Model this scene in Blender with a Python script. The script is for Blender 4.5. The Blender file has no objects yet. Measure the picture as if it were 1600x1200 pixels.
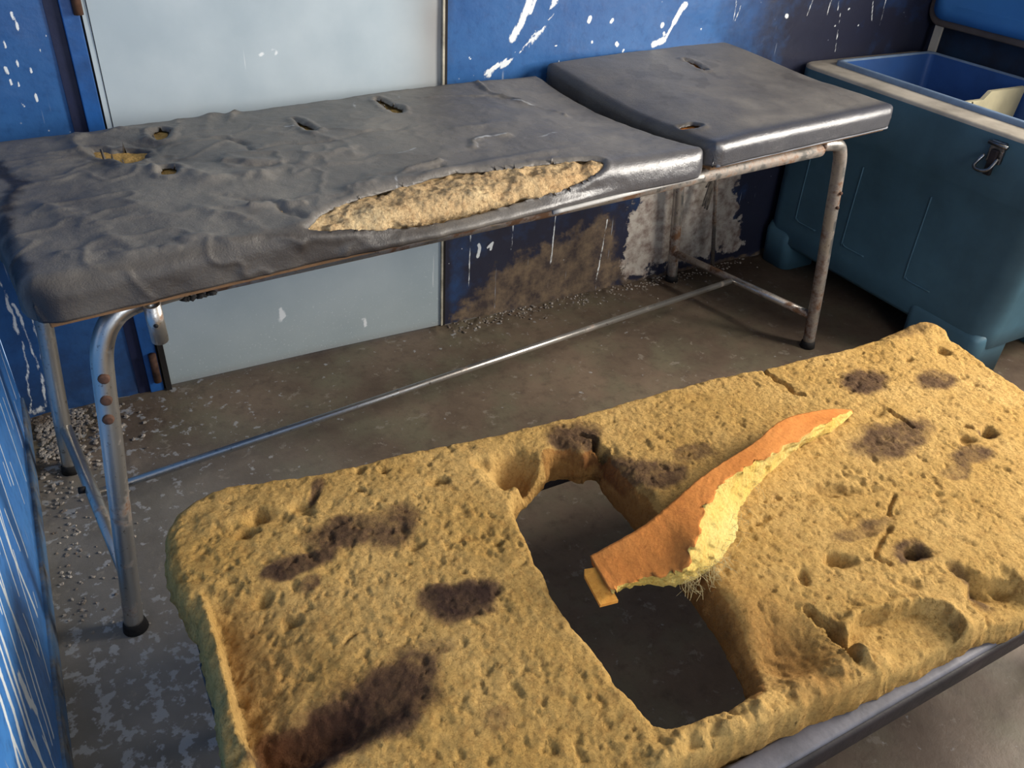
import bpy, bmesh, math, random
import numpy as np
from mathutils import Vector, Matrix
random.seed(7)
scn = bpy.context.scene
COL = scn.collection
PI = math.pi

# ------------------------------------------------------------------ camera
def set_camera():
    f, yaw, pitch, roll = 1300.2, 0.53634, 0.60782, 0.06590
    cy, sy, cp, sp = math.cos(yaw), math.sin(yaw), math.cos(pitch), math.sin(pitch)
    fw = Vector((sy*cp, cy*cp, -sp)); rt = Vector((cy, -sy, 0)); up = rt.cross(fw)
    c, s = math.cos(roll), math.sin(roll)
    r2 = c*rt + s*up; u2 = -s*rt + c*up
    cam = bpy.data.cameras.new('camera'); o = bpy.data.objects.new('camera', cam); COL.objects.link(o)
    m = Matrix.Identity(4)
    for i in range(3):
        m[i][0] = r2[i]; m[i][1] = u2[i]; m[i][2] = -fw[i]
    m[0][3], m[1][3], m[2][3] = 1.25934, -1.90603, 1.25954
    o.matrix_world = m
    cam.sensor_fit = 'HORIZONTAL'; cam.sensor_width = 36.0; cam.lens = f/1600*36.0
    cam.clip_start = 0.02
    scn.camera = o
set_camera()
# ------------------------------------------------------------------ light
w = bpy.data.worlds.new('world'); scn.world = w; w.use_nodes = True
bg = w.node_tree.nodes['Background']; bg.inputs[0].default_value = (0.62, 0.78, 1.0, 1); bg.inputs[1].default_value = 1.0
def area(name, loc, target, sx, sy, power, col, spread=PI):
    l = bpy.data.lights.new(name, 'AREA'); l.shape = 'RECTANGLE'; l.size = sx; l.size_y = sy
    l.energy = power; l.color = col; l.spread = spread
    o = bpy.data.objects.new(name, l); COL.objects.link(o); o.location = loc
    o.rotation_euler = (Vector(target)-Vector(loc)).to_track_quat('-Z', 'Z').to_euler()
    return o
area('window_daylight', (4.10, -1.70, 1.36), (1.1, -1.1, 0.25), 1.0, 0.95, 112, (1.0, 0.93, 0.83))
area('unseen_cool_fill', (1.9, -3.42, 1.35), (1.9, 0.0, 0.6), 0.95, 1.6, 19, (0.90, 0.95, 1.0))  # unseen lamp added behind the camera as weak cool fill
scn.view_settings.view_transform = 'Standard'; scn.view_settings.look = 'None'
scn.view_settings.gamma = 1.0; scn.view_settings.use_curve_mapping = False
scn.view_settings.exposure = 0.26

# ------------------------------------------------------------------ numpy noise
_rs = np.random.RandomState(11); _T = _rs.rand(256, 256)
def vnoise(x, y, seed=0):
    x = x + seed*17.37; y = y + seed*9.11
    xi = np.floor(x).astype(int); yi = np.floor(y).astype(int); fx = x-xi; fy = y-yi
    fx = fx*fx*(3-2*fx); fy = fy*fy*(3-2*fy)
    g = lambda a, b: _T[a % 256, b % 256]
    return (g(xi, yi)*(1-fx)+g(xi+1, yi)*fx)*(1-fy)+(g(xi, yi+1)*(1-fx)+g(xi+1, yi+1)*fx)*fy
def fbm(x, y, freq, octv=4, seed=0, gain=.5):
    s = 0; a = 1; t = 0
    for o in range(octv):
        s = s+a*(vnoise(x*freq, y*freq, seed+o*3)-.5); t += a; a *= gain; freq *= 2.03
    return s/t*2
def segdist(X, Y, a, b):
    ax, ay = a; bx, by = b; dx, dy = bx-ax, by-ay; L = dx*dx+dy*dy+1e-12
    t = np.clip(((X-ax)*dx+(Y-ay)*dy)/L, 0, 1)
    return np.hypot(X-ax-t*dx, Y-ay-t*dy), t
def polydist(X, Y, pts, closed=False):
    d = np.full(np.shape(X), 9.0); n = len(pts)
    for i in range(n if closed else n-1):
        d = np.minimum(d, segdist(X, Y, pts[i], pts[(i+1) % n])[0])
    return d
def inside(X, Y, pts):
    r = np.zeros(np.shape(X), bool); n = len(pts)
    for i in range(n):
        x1, y1 = pts[i]; x2, y2 = pts[(i+1) % n]
        if y1 == y2: continue
        c = ((y1 > Y) != (y2 > Y)) & (X < (x2-x1)*(Y-y1)/(y2-y1)+x1)
        r ^= c
    return r
def sdpoly(X, Y, pts):
    d = polydist(X, Y, pts, True); return np.where(inside(X, Y, pts), d, -d)
def chaikin(pts, n=2):
    for _ in range(n):
        q = []
        for i in range(len(pts)):
            a = pts[i]; b = pts[(i+1) % len(pts)]
            q.append((a[0]*.75+b[0]*.25, a[1]*.75+b[1]*.25)); q.append((a[0]*.25+b[0]*.75, a[1]*.25+b[1]*.75))
        pts = q
    return pts
def sstep(a, b, x):
    t = np.clip((x-a)/(b-a), 0, 1); return t*t*(3-2*t)

# ------------------------------------------------------------------ object helpers
def thing(name, label, cat, loc=(0, 0, 0), group=None):
    o = bpy.data.objects.new(name, None); COL.objects.link(o); o.location = loc
    o.empty_display_size = .05
    o['label'] = label; o['category'] = cat
    if group: o['group'] = group
    return o
def wloc(o):
    v = Vector((0, 0, 0))
    while o: v = v + o.location; o = o.parent
    return v
def put(name, me, mat, parent=None, smooth=True, label=None):
    me.name = name
    o = bpy.data.objects.new(name, me); COL.objects.link(o)
    for m in (mat if isinstance(mat, (list, tuple)) else [mat]): me.materials.append(m)
    if parent:
        o.parent = parent; v = wloc(parent)
        me.transform(Matrix.Translation(-v))
    if smooth: me.polygons.foreach_set('use_smooth', [True]*len(me.polygons))
    me.update()
    if label: o['label'] = label
    return o
def structure(name, me, mat, smooth=False, parent=None):
    o = put(name, me, mat, parent, smooth)
    if parent is None: o['kind'] = 'structure'
    return o
def mesh_np(verts, faces, attrs=None):
    me = bpy.data.meshes.new('m'); faces = np.asarray(faces, np.int32); nf, k = faces.shape
    me.vertices.add(len(verts)); me.vertices.foreach_set('co', np.asarray(verts, np.float32).ravel())
    me.loops.add(nf*k); me.loops.foreach_set('vertex_index', faces.ravel())
    me.polygons.add(nf); me.polygons.foreach_set('loop_start', np.arange(0, nf*k, k, dtype=np.int32))
    me.polygons.foreach_set('loop_total', np.full(nf, k, np.int32))
    me.update(calc_edges=True)
    for n, a in (attrs or {}).items():
        at = me.attributes.new(n, 'FLOAT', 'POINT'); at.data.foreach_set('value', np.asarray(a, np.float32).ravel())
    return me
def bm_mesh(bm):
    me = bpy.data.meshes.new('m'); bmesh.ops.recalc_face_normals(bm, faces=bm.faces); bm.to_mesh(me); bm.free(); return me
def box_bm(x0, x1, y0, y1, z0, z1, bev=0.0, seg=2, bm=None):
    b = bmesh.new()
    bmesh.ops.create_cube(b, size=1)
    for v in b.verts: v.co = Vector(((x0+x1)/2+v.co.x*(x1-x0), (y0+y1)/2+v.co.y*(y1-y0), (z0+z1)/2+v.co.z*(z1-z0)))
    if bev > 0: bmesh.ops.bevel(b, geom=b.edges[:], offset=bev, segments=seg, profile=.5, affect='EDGES')
    if bm is None: return b
    t = bpy.data.meshes.new('t'); b.to_mesh(t); b.free(); bm.from_mesh(t); bpy.data.meshes.remove(t); return bm
def box(*a, **k): return bm_mesh(box_bm(*a, **k))
def smooth_path(pts, n=6):
    P = [Vector(p) for p in pts]; out = []
    for i in range(len(P)-1):
        p0 = P[max(i-1, 0)]; p1 = P[i]; p2 = P[i+1]; p3 = P[min(i+2, len(P)-1)]
        for k in range(n):
            t = k/n
            out.append(.5*((2*p1)+(p2-p0)*t+(2*p0-5*p1+4*p2-p3)*t*t+(3*p1-p0-3*p2+p3)*t*t*t))
    out.append(P[-1]); return out
def tube_bm(path, rad, seg=20, caps=True, bm=None):
    bm = bm or bmesh.new(); path = [Vector(p) for p in path]; rings = []
    prev = None
    for i, p in enumerate(path):
        t = (path[min(i+1, len(path)-1)]-path[max(i-1, 0)]).normalized()
        if prev is None:
            prev = t.orthogonal().normalized()
        u = (prev-t*prev.dot(t)).normalized(); prev = u; v = t.cross(u)
        r = rad[i] if isinstance(rad, (list, tuple)) else rad
        rings.append([bm.verts.new(p+u*r*math.cos(2*PI*k/seg)+v*r*math.sin(2*PI*k/seg)) for k in range(seg)])
    for a, b in zip(rings, rings[1:]):
        for k in range(seg): bm.faces.new((a[k], a[(k+1) % seg], b[(k+1) % seg], b[k]))
    if caps: bm.faces.new(rings[0][::-1]); bm.faces.new(rings[-1])
    return bm
def tube(path, rad, **k): return bm_mesh(tube_bm(path, rad, **k))

# ------------------------------------------------------------------ materials
class M:
    def __init__(s, name):
        s.m = bpy.data.materials.new(name); s.m.use_nodes = True; s.t = s.m.node_tree
        s.b = s.t.nodes['Principled BSDF']; s.co = s.t.nodes.new('ShaderNodeTexCoord').outputs['Object']
        s.bump = None
    def n(s, t, **k):
        nd = s.t.nodes.new('ShaderNode'+t)
        for a, v in k.items():
            if a.startswith('_'): setattr(nd, a[1:], v)
            else: s.set(nd, a, v)
        return nd
    def set(s, nd, a, v):
        i = nd.inputs[int(a[1:])] if a[0] == 'i' and a[1:].isdigit() else nd.inputs[a]
        if hasattr(v, 'is_output'): s.t.links.new(v, i)
        else: i.default_value = v
    def noise(s, scale, detail=4, rough=.55, dist=0, vec=None, sc=None):
        v = vec or s.co
        if sc: 
            mp = s.n('Mapping'); s.set(mp, 'Vector', v); mp.inputs['Scale'].default_value = sc; v = mp.outputs[0]
        return s.n('TexNoise', Vector=v, Scale=scale, Detail=detail, Roughness=rough, Distortion=dist).outputs[0]
    def vor(s, scale, sc=None):
        v = s.co
        if sc: 
            mp = s.n('Mapping'); s.set(mp, 'Vector', v); mp.inputs['Scale'].default_value = sc; v = mp.outputs[0]
        return s.n('TexVoronoi', Vector=v, Scale=scale).outputs['Distance']
    def ramp(s, v, a, b, lo=0., hi=1.):
        nd = s.n('MapRange', Value=v); nd.inputs[1].default_value = a; nd.inputs[2].default_value = b
        nd.inputs[3].default_value = lo; nd.inputs[4].default_value = hi; nd.clamp = True; return nd.outputs[0]
    def math(s, op, a, b=0.): return s.n('Math', _operation=op, i0=a, i1=b).outputs[0]
    def mix(s, f, a, b):
        nd = s.t.nodes.new('ShaderNodeMix'); nd.data_type = 'RGBA'
        for i, v in ((0, f), (6, a), (7, b)):
            if hasattr(v, 'is_output'): s.t.links.new(v, nd.inputs[i])
            else: nd.inputs[i].default_value = (*v, 1) if isinstance(v, tuple) and len(v) == 3 else v
        return nd.outputs[2]
    def attr(s, n): return s.n('Attribute', _attribute_name=n).outputs['Fac']
    def out(s, col=None, rough=None, metal=None, spec=None, coat=None):
        for k, v in (('Base Color', col), ('Roughness', rough), ('Metallic', metal), ('Specular IOR Level', spec), ('Coat Weight', coat)):
            if v is None: continue
            if isinstance(v, tuple) and len(v) == 3: v = (*v, 1)
            s.set(s.b, k, v)
        return s
    def addbump(s, h, strength, dist):
        nd = s.n('Bump', Height=h, Strength=strength, Distance=dist)
        if s.bump: s.t.links.new(s.bump, nd.inputs['Normal'])
        s.bump = nd.outputs[0]; s.t.links.new(s.bump, s.b.inputs['Normal']); return s
def S(r, g, b):
    f = lambda c: ((c/255+.055)/1.055)**2.4 if c > 10 else c/255/12.92
    return (f(r), f(g), f(b))

def mat_vinyl():
    m = M('worn_black_vinyl'); n1 = m.noise(9, 6, .6); n2 = m.noise(60, 5, .7); n3 = m.noise(3, 3)
    c = m.mix(m.ramp(n1, .3, .7), S(92, 88, 84), S(120, 115, 108)); c = m.mix(m.ramp(n3, .52, .7, 0, .5), c, S(140, 134, 124))
    c = m.mix(m.ramp(n2, .55, .75, 0, .4), c, S(70, 67, 66)); c = m.mix(m.attr('dirt_dark'), c, S(28, 20, 20))
    c = m.mix(m.ramp(m.attr('worn'), 0, 1, 0, .8), c, S(56, 58, 66)); c = m.mix(m.ramp(m.attr('scuff'), .3, .7, 0, .8), c, S(176, 178, 180)); c = m.mix(m.ramp(m.vor(70), .0, .035, .5, 0), c, S(150, 150, 150))
    m.out(c, m.ramp(m.math('ADD', n1, m.math('MULTIPLY', m.attr('worn'), -.5)), 0, .8, .30, .60), spec=m.ramp(m.attr('worn'), 0, 1, .5, 1.0))
    m.addbump(m.noise(34, 8, .72), .42, .004); m.addbump(m.noise(330, 4), .4, .0015); return m.m
def mat_foam(name, base, dark, light, stain=True, bump=1.0):
    m = M(name); n1 = m.noise(7, 5, .6); n2 = m.noise(55, 6, .7); n3 = m.noise(190, 4, .75); v = m.vor(130)
    c = m.mix(m.ramp(n1, .35, .68), base, light); c = m.mix(m.ramp(n2, .5, .75, 0, .55), c, dark)
    c = m.mix(m.ramp(n3, .50, .66, 0, .5), c, dark)
    if stain:
        s = m.math('ADD', m.attr('stain'), m.math('MULTIPLY', m.math('SUBTRACT', m.noise(26, 7, .72), .5), 1.0))
        c = m.mix(m.ramp(s, .28, .74, 0, .85), c, S(88, 66, 58)); c = m.mix(m.ramp(s, .75, 1.1, 0, .8), c, S(56, 42, 42))
        c = m.mix(m.ramp(m.attr('raw'), 0, 1, 0, .9), c, light)
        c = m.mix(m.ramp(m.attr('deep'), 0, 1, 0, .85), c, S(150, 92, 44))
    m.out(c, .95, spec=.08)
    m.addbump(m.noise(130, 8, .80), .9*bump, .009); m.addbump(m.ramp(m.noise(210, 3, .6), .42, .70), -.55*bump if False else .55*bump, .0035)
    m.addbump(v, .45*bump, .003); return m.m
def mat_chrome(name='dull_chrome_tube', rust=.5):
    m = M(name); n = m.noise(14, 6, .7); n2 = m.noise(90, 4, .7)
    k = m.ramp(n, .62-rust*.22, .74-rust*.16)
    c = m.mix(k, S(190, 186, 180), S(116, 84, 60)); c = m.mix(m.ramp(n2, .6, .7, 0, .7), c, S(70, 48, 36))
    m.out(c, m.ramp(k, 0, 1, .33, .65), m.ramp(k, 0, 1, .9, .3)); m.addbump(n2, .15, .002); return m.m
def mat_simple(name, col, rough=.6, metal=0, var=.15, scale=12, bump=.2, col2=None, spec=.4, bd=.003):
    m = M(name); n = m.noise(scale, 5, .6)
    c2 = col2 or tuple(x*(1-var*2.4) for x in col)
    m.out(m.mix(m.ramp(n, .35, .7), col, c2), m.ramp(n, .3, .7, rough*.85, min(1, rough*1.15)), metal, spec)
    if bump: m.addbump(m.noise(scale*6, 5, .6), bump, bd)
    return m.m
def mat_wall(name='blue_gloss_painted_plaster', pa=S(38, 82, 138), pb=S(52, 100, 156)):
    m = M(name); n1 = m.noise(5, 5, .6); n2 = m.noise(45, 5, .65)
    nz = m.math('SUBTRACT', m.noise(70, 6, .75, 0, None, (1, 1, .45)), .5); big = m.math('SUBTRACT', m.noise(14, 6, .65), .5)
    c = m.mix(m.ramp(n1, .3, .7), pa, pb); c = m.mix(m.ramp(n2, .5, .75, 0, .5), c, S(26, 60, 108))
    d = m.math('ADD', m.attr('dirt_dark'), m.math('MULTIPLY', big, .9))
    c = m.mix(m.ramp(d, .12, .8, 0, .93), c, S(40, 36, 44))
    b = m.math('ADD', m.attr('brown'), m.math('MULTIPLY', big, 1.3)); c = m.mix(m.ramp(b, .44, .60), c, m.mix(m.ramp(m.noise(20, 7, .7), .38, .62), S(116, 98, 78), S(62, 52, 50)))
    p = m.math('ADD', m.attr('plaster'), m.math('MULTIPLY', big, 1.1)); pm = m.ramp(p, .48, .54)
    c = m.mix(pm, c, m.mix(m.ramp(m.noise(22, 6, .7), .42, .66), S(176, 168, 158), S(112, 94, 86)))
    dr = m.ramp(m.noise(110, 3, .5, 0, None, (1, 1, .035)), .69, .72); dr = m.math('MULTIPLY', dr, m.ramp(m.noise(5, 3), .5, .6, 0, 1))
    c = m.mix(dr, c, S(170, 180, 195))
    sp = m.ramp(m.vor(26), .035, .06, 1, 0); sp = m.math('MULTIPLY', sp, m.ramp(m.noise(9, 2), .5, .58))
    c = m.mix(m.math('MULTIPLY', sp, .8), c, S(190, 195, 200))
    wv = m.math('ADD', m.attr('white'), m.math('MULTIPLY', nz, 1.1)); wm = m.ramp(wv, .42, .60, 0, .92)
    c = m.mix(wm, c, S(236, 240, 240))
    m.out(c, m.math('MAXIMUM', m.math('MULTIPLY', m.math('MAXIMUM', pm, m.ramp(b, .44, .6)), .9), .36), spec=.45)
    m.addbump(m.noise(18, 5, .6), .25, .006); m.addbump(m.math('ADD', pm, wm), .3, .002); return m.m
def mat_floor():
    m = M('stained_concrete'); n1 = m.noise(3.2, 6, .6); n2 = m.noise(30, 6, .7); n3 = m.noise(120, 4, .7)
    c = m.mix(m.ramp(n1, .35, .65), S(120, 104, 88), S(88, 75, 63)); c = m.mix(m.ramp(m.noise(6, 5, .6), .45, .65, 0, .6), c, S(106, 104, 84))
    c = m.mix(m.ramp(n2, .5, .72, 0, .55), c, S(70, 58, 50)); c = m.mix(m.attr('grey'), c, m.mix(m.ramp(n1, .35, .65), S(138, 134, 128), S(108, 104, 98)))
    q = m.math('ADD', m.attr('patch'), m.math('MULTIPLY', m.math('SUBTRACT', m.noise(38, 4, .6, .1), .5), 1.7))
    pk = m.ramp(q, .61, .70, 0, .62); c = m.mix(pk, c, S(176, 178, 180))
    c = m.mix(m.ramp(m.noise(22, 6, .7, .2), .60, .64, 0, .45), c, S(150, 142, 130))
    c = m.mix(m.attr('painted_dark'), c, S(50, 36, 28))
    m.out(c, m.ramp(n1, .3, .7, .52, .75), spec=.3); m.addbump(m.noise(40, 6, .7), .4, .004); m.addbump(pk, .25, .0015); return m.m
def mat_door():
    m = M('pale_grey_painted_sheet_metal'); n1 = m.noise(4, 5, .55)
    c = m.mix(m.ramp(n1, .35, .65), S(186, 198, 204), S(168, 182, 190))
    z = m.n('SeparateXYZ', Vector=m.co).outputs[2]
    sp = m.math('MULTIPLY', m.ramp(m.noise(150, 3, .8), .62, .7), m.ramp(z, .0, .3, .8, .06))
    c = m.mix(m.ramp(z, .0, .35, .55, 0), c, S(132, 142, 140)); c = m.mix(sp, c, S(222, 226, 226))  # lower door darkened in colour, standing in for the couch's shade
    c = m.mix(m.ramp(m.attr('edge'), 0, 1, 0, .7), c, S(120, 100, 82))
    c = m.mix(m.ramp(m.noise(50, 3, .5, 0, None, (1, 1, .05)), .72, .74, 0, .6), c, S(226, 230, 230))
    c = m.mix(m.ramp(m.vor(9), .02, .03, .8, 0), c, S(70, 66, 62))
    c = m.mix(m.ramp(m.attr('white'), .3, .6), c, S(230, 234, 236))
    m.out(c, .48, 0, .4); m.addbump(m.noise(3, 3), .3, .01); return m.m

VINYL = mat_vinyl()
FOAM = mat_foam('yellow_mattress_foam', S(213, 170, 98), S(154, 108, 58), S(234, 192, 120))
FOAM_RAW = mat_foam('fresh_torn_foam', S(226, 188, 138), S(146, 92, 50), S(250, 222, 172), stain=False, bump=1.0)
FOAM_SKIN = mat_foam('orange_foam_skin', S(196, 124, 62), S(170, 100, 52), S(208, 140, 76), stain=False, bump=.25)
FOAM_YEL = mat_foam('bright_yellow_torn_foam', S(252, 214, 112), S(236, 170, 66), S(255, 238, 158), stain=False, bump=1.0)
CHROME = mat_chrome(rust=.2); RUSTY = mat_chrome('rusty_chrome_tube', .8)
WALL = mat_wall(); WALL_LIT = mat_wall('lit_blue_gloss_paint', S(54, 116, 190), S(72, 136, 204)); FLOOR = mat_floor(); DOOR = mat_door()  # lighter copy of the wall blue, painting daylight onto the left wall
RUBBER = mat_simple('black_rubber', S(26, 24, 24), .8)
WOOD = mat_simple('brown_hardboard', S(126, 94, 64), .8, scale=30)
BLUEP = mat_simple('blue_gloss_paint', S(40, 94, 162), .38, var=.2)
DARKGAP = mat_simple('near_black_brown', S(30, 26, 24), .85)
CREAM = mat_simple('cream_painted_timber', S(196, 188, 168), .6, var=.25, scale=25)
RUSTSTEEL = mat_simple('rusty_steel', S(96, 66, 50), .8, var=.3, scale=40)
CHEST = mat_simple('teal_plastic', S(72, 106, 122), .5, var=.14, scale=5, bump=.12)
CHESTLID = mat_simple('blue_plastic', S(58, 118, 180), .45, var=.08, scale=5, bump=.08)
RIM = mat_simple('dirty_beige_seal', S(186, 176, 160), .55, var=.2, scale=8)
LINER = mat_simple('blue_liner_plastic', S(52, 88, 146), .45, var=.1, scale=9)
CARD = mat_simple('cream_plastic_board', S(206, 196, 160), .6, var=.12, scale=7)
STEEL = mat_simple('steel_latch', S(150, 150, 150), .3, 1, var=.3, scale=40)
DARKMETAL = mat_simple('dark_painted_steel', S(38, 30, 32), .6, .0, var=.3, scale=20)
PLASTER = mat_simple('white_plaster', S(206, 200, 190), .85, scale=6)
CRUMB = mat_simple('crumbled_plaster', S(176, 168, 158), .9, var=.32, scale=20, col2=S(92, 76, 62))
STRAW = mat_simple('loose_fibre', S(196, 178, 128), .8)

# ------------------------------------------------------------------ the room
XL, XR, YF, ZC = 1.06, 3.95, -3.3, 2.5
def grid(nu, nv):
    i = np.arange(nu*nv).reshape(nv, nu)
    return np.stack([i[:-1, :-1], i[:-1, 1:], i[1:, 1:], i[1:, :-1]], -1).reshape(-1, 4)
# floor
def build_floor():
    nx, ny = 480, 560
    X, Y = np.meshgrid(np.linspace(XL-.06, XR+.06, nx), np.linspace(.05, YF-.4, ny))
    # rows run towards -y, so flip the winding
    Z = fbm(X, Y, 4, 4, 1)*.0018
    corner = np.exp(-((X-1.1)/.2)**2-((Y+.12)/.22)**2)
    Z = Z+corner*np.clip(fbm(X, Y, 40, 4, 5), 0, 1)*.012
    wallb = np.exp(-(Y/.09)**2)*(X > 2.1)
    Z = Z+wallb*np.clip(fbm(X, Y, 35, 4, 6), 0, 1)*.008
    left = 1-sstep(1.3, 1.95, X+.25*(Y+1)*0)
    patch = left*.16+.10*np.exp(-((Y+.08)/.13)**2)*(X > 2)+.12*corner+.02
    patch = patch+.12*sstep(-.5, -.95, Y)*left
    grey = sstep(1.9, 1.2, X)*sstep(-.1, -.5, Y)*.9
    painted_dark = .62*sstep(1.65, 2.0, X)*sstep(-1.10, -1.38, Y)*(.75+.5*fbm(X, Y, 3, 4, 99))+.55*np.exp(-((Y)/.12)**2)*sstep(2.3, 3.1, X)+.5*sstep(2.7, 3.4, X)*sstep(-1.2, -.5, Y)  # front-right term paints shade into the colour; others darken wall foot and chest side
    me = mesh_np(np.stack([X, Y, Z], -1).reshape(-1, 3), grid(nx, ny)[:, ::-1], dict(patch=patch+.28, grey=grey, painted_dark=np.clip(painted_dark, 0, .8)))
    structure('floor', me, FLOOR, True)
build_floor()

SM = lambda X, Z, pts, w, g=.0: np.clip(1-polydist(X, Z, pts)/(2*w), 0, 1)
def build_back_wall():
    # right of the door, with every drip, splash and bare patch as a field on the wall
    def part(x0, x1, z0, z1, st, feats, parent=None, name='wall_back'):
        nx = int((x1-x0)/st)+1; nz = int((z1-z0)/st)+1
        X, Z = np.meshgrid(np.linspace(x0, x1, nx), np.linspace(z0, z1, nz))
        A = dict(white=np.zeros_like(X), brown=np.zeros_like(X), plaster=np.zeros_like(X), dirt_dark=np.zeros_like(X)); Y = np.zeros_like(X)
        feats(X, Z, A)
        Y = Y+np.where(A['plaster'] > .5, .004, 0)*sstep(.45, .6, A['plaster'])+fbm(X, Z, 8, 3, 2)*.0015
        Y = Y+np.exp(-(Z/.03)**2)*-.006*np.clip(fbm(X, Z, 30, 3, 9)+.3, 0, 1)
        return mesh_np(np.stack([X, Y, Z], -1).reshape(-1, 3), grid(nx, nz), A)
    def W(A, X, Z, pts, w): A['white'] = np.maximum(A['white'], np.clip(1-polydist(X, Z, pts)/(2*w), 0, 1))
    def fr(X, Z, A):
        smear = np.exp(-(polydist(X, Z, [(2.455, .9), (2.42, .82), (2.373, .773), (2.321, .73), (2.267, .707)])/.022)**2)
        A['white'] = smear*(.26+.55*np.clip(fbm(X*3+Z*2, Z*9-X*7, 9, 4, 4)*2, -.3, 1))
        W(A, X, Z, [(2.385, .9), (2.352, .819), (2.327, .783)], .009)
        W(A, X, Z, [(2.40, .9), (2.375, .84)], .004)
        for (x, z, r) in ((2.55, .812, .011), (2.621, .807, .008), (2.567, .761, .006), (2.791, .792, .012), (2.65, .748, .010), (3.246, .793, .013), (2.213, .742, .004), (2.459, .757, .004), (2.928, .774, .004), (3.461, .755, .006), (3.561, .75, .005), (3.50, .80, .006), (2.80, .77, .008), (2.67, .73, .006)):
            W(A, X, Z, [(x, z), (x+.004*math.sin(x*99), z+r*.7*math.cos(z*77))], r*.52)
        W(A, X, Z, [(2.858, .84), (2.84, .815), (2.83, .795)], .008); W(A, X, Z, [(2.83, .795), (2.805, .75)], .0045); W(A, X, Z, [(2.805, .752), (2.77, .742)], .008)
        W(A, X, Z, [(2.253, .237), (2.257, .225), (2.252, .200)], .005); W(A, X, Z, [(2.282, .222), (2.298, .235), (2.292, .215)], .0035)
        for a, b in (((3.038, .86), (3.044, .785)), ((3.06, .83), (3.05, .79)), ((3.418, .85), (3.412, .776)), ((3.469, .79), (3.49, .678)), ((3.44, .86), (3.455, .80)), ((3.654, .86), (3.664, .745)), ((3.60, .82), (3.62, .76)), ((3.12, .845), (3.137, .832)), ((3.34, .84), (3.33, .79)), ((2.50, .13), (2.503, .35)), ((2.36, .2), (2.362, .34)), ((2.225, .1), (2.228, .33)), ((2.68, .06), (2.69, .24)), ((2.675, .03), (2.68, .08)), ((2.45, .62), (2.47, .72)), ((3.0, .6), (3.0, .7))):
            A['white'] = np.maximum(A['white'], (.50+.34*vnoise(X*40, Z*45, 3))*np.clip(1-polydist(X, Z, [a, b])/.0055, 0, 1))
        b = sdpoly(X, Z, chaikin([(2.17, .0), (2.201, .06), (2.283, .113), (2.344, .15), (2.43, .19), (2.515, .205), (2.6, .24), (2.67, .25), (2.73, .24), (2.77, .12), (2.80, -.03), (2.3, -.04)]))
        A['brown'] = np.clip(.5+b/.22, 0, 1); A['brown'] = np.maximum(A['brown'], .62*sstep(.045, .0, Z)*sstep(2.15, 2.25, X))
        p = sdpoly(X, Z, chaikin([(2.75, .235), (2.845, .335), (2.93, .40), (3.04, .42), (3.16, .38), (3.21, .36), (3.19, .30), (3.22, .22), (3.25, .10), (3.284, .045), (3.15, .035), (3.008, .024), (2.825, .02), (2.752, .085), (2.775, .172)], 1))
        A['plaster'] = np.clip(.5+p/.20, 0, 1)
        A['dirt_dark'] = .80*sstep(2.75, 3.35, X)*sstep(.3, .55, Z)+.62*sstep(.62, .45, Z)+.3*fbm(X, Z, 5, 4, 77)+.3*sstep(.45, .15, Z)*sstep(2.14, 2.3, X)*.9+.3*sstep(.03, 0, X-2.15)+.9*sstep(3.2, 3.45, X)*sstep(.6, .3, Z)  # darker to the upper right, below pad height, and low behind the chest
        A['dirt_dark'] = np.clip(A['dirt_dark'], 0, 1.1)
    structure('wall_back', part(2.146, XR, 0, 1.05, .004, fr), WALL, True)
    wb = bpy.data.objects['wall_back']
    def fl(X, Z, A):
        for (x, z, r) in ((1.254, .889, .008), (1.257, .872, .008), (1.228, .84, .007), (1.24, .804, .006), (1.219, .794, .008), (1.221, .77, .006), (1.232, .765, .005), (1.257, .739, .008), (1.231, .724, .005), (1.284, .825, .004), (1.30, .85, .004), (1.26, .79, .006)):
            W(A, X, Z, [(x, z), (x+.001, z-r*1.5)], r*.34)
        for pts, w in (([(1.085, .44), (1.096, .357), (1.1, .227), (1.085, .092), (1.074, .02)], .0032), ([(1.108, .30), (1.116, .137), (1.106, .02)], .003), ([(1.133, .30), (1.131, .186), (1.128, .12)], .0025), ([(1.284, .19), (1.29, .175), (1.28, .16)], .008), ([(1.271, .15), (1.269, .118)], .005)):
            A['white'] = np.maximum(A['white'], (.45+.5*vnoise(X*60, Z*40, 5))*np.clip(1-polydist(X+fbm(X, Z, 30, 2, 9)*.006, Z, pts)/(2.4*w), 0, 1))
        A['white'] = np.maximum(A['white'], .5*np.exp(-((X-1.09)/.04)**2-((Z-.015)/.02)**2)+0)
        A['dirt_dark'] = .45*sstep(.4, .0, Z)
    put('left_panel', part(XL, 1.338, 0, 1.05, .004, fl), WALL, wb)
    # coarse upper wall over door height (door 2.0 m high)
    def plain(X, Z, A): A['dirt_dark'] += .2
    put('upper_panel', part(2.146, XR, 1.05, ZC, .05, plain), WALL, wb)
    put('upper_panel', part(XL, 1.338, 1.05, ZC, .05, plain), WALL, wb)
    put('upper_panel', part(1.338, 2.146, 2.02, ZC, .05, plain), WALL, wb)
build_back_wall()

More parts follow.
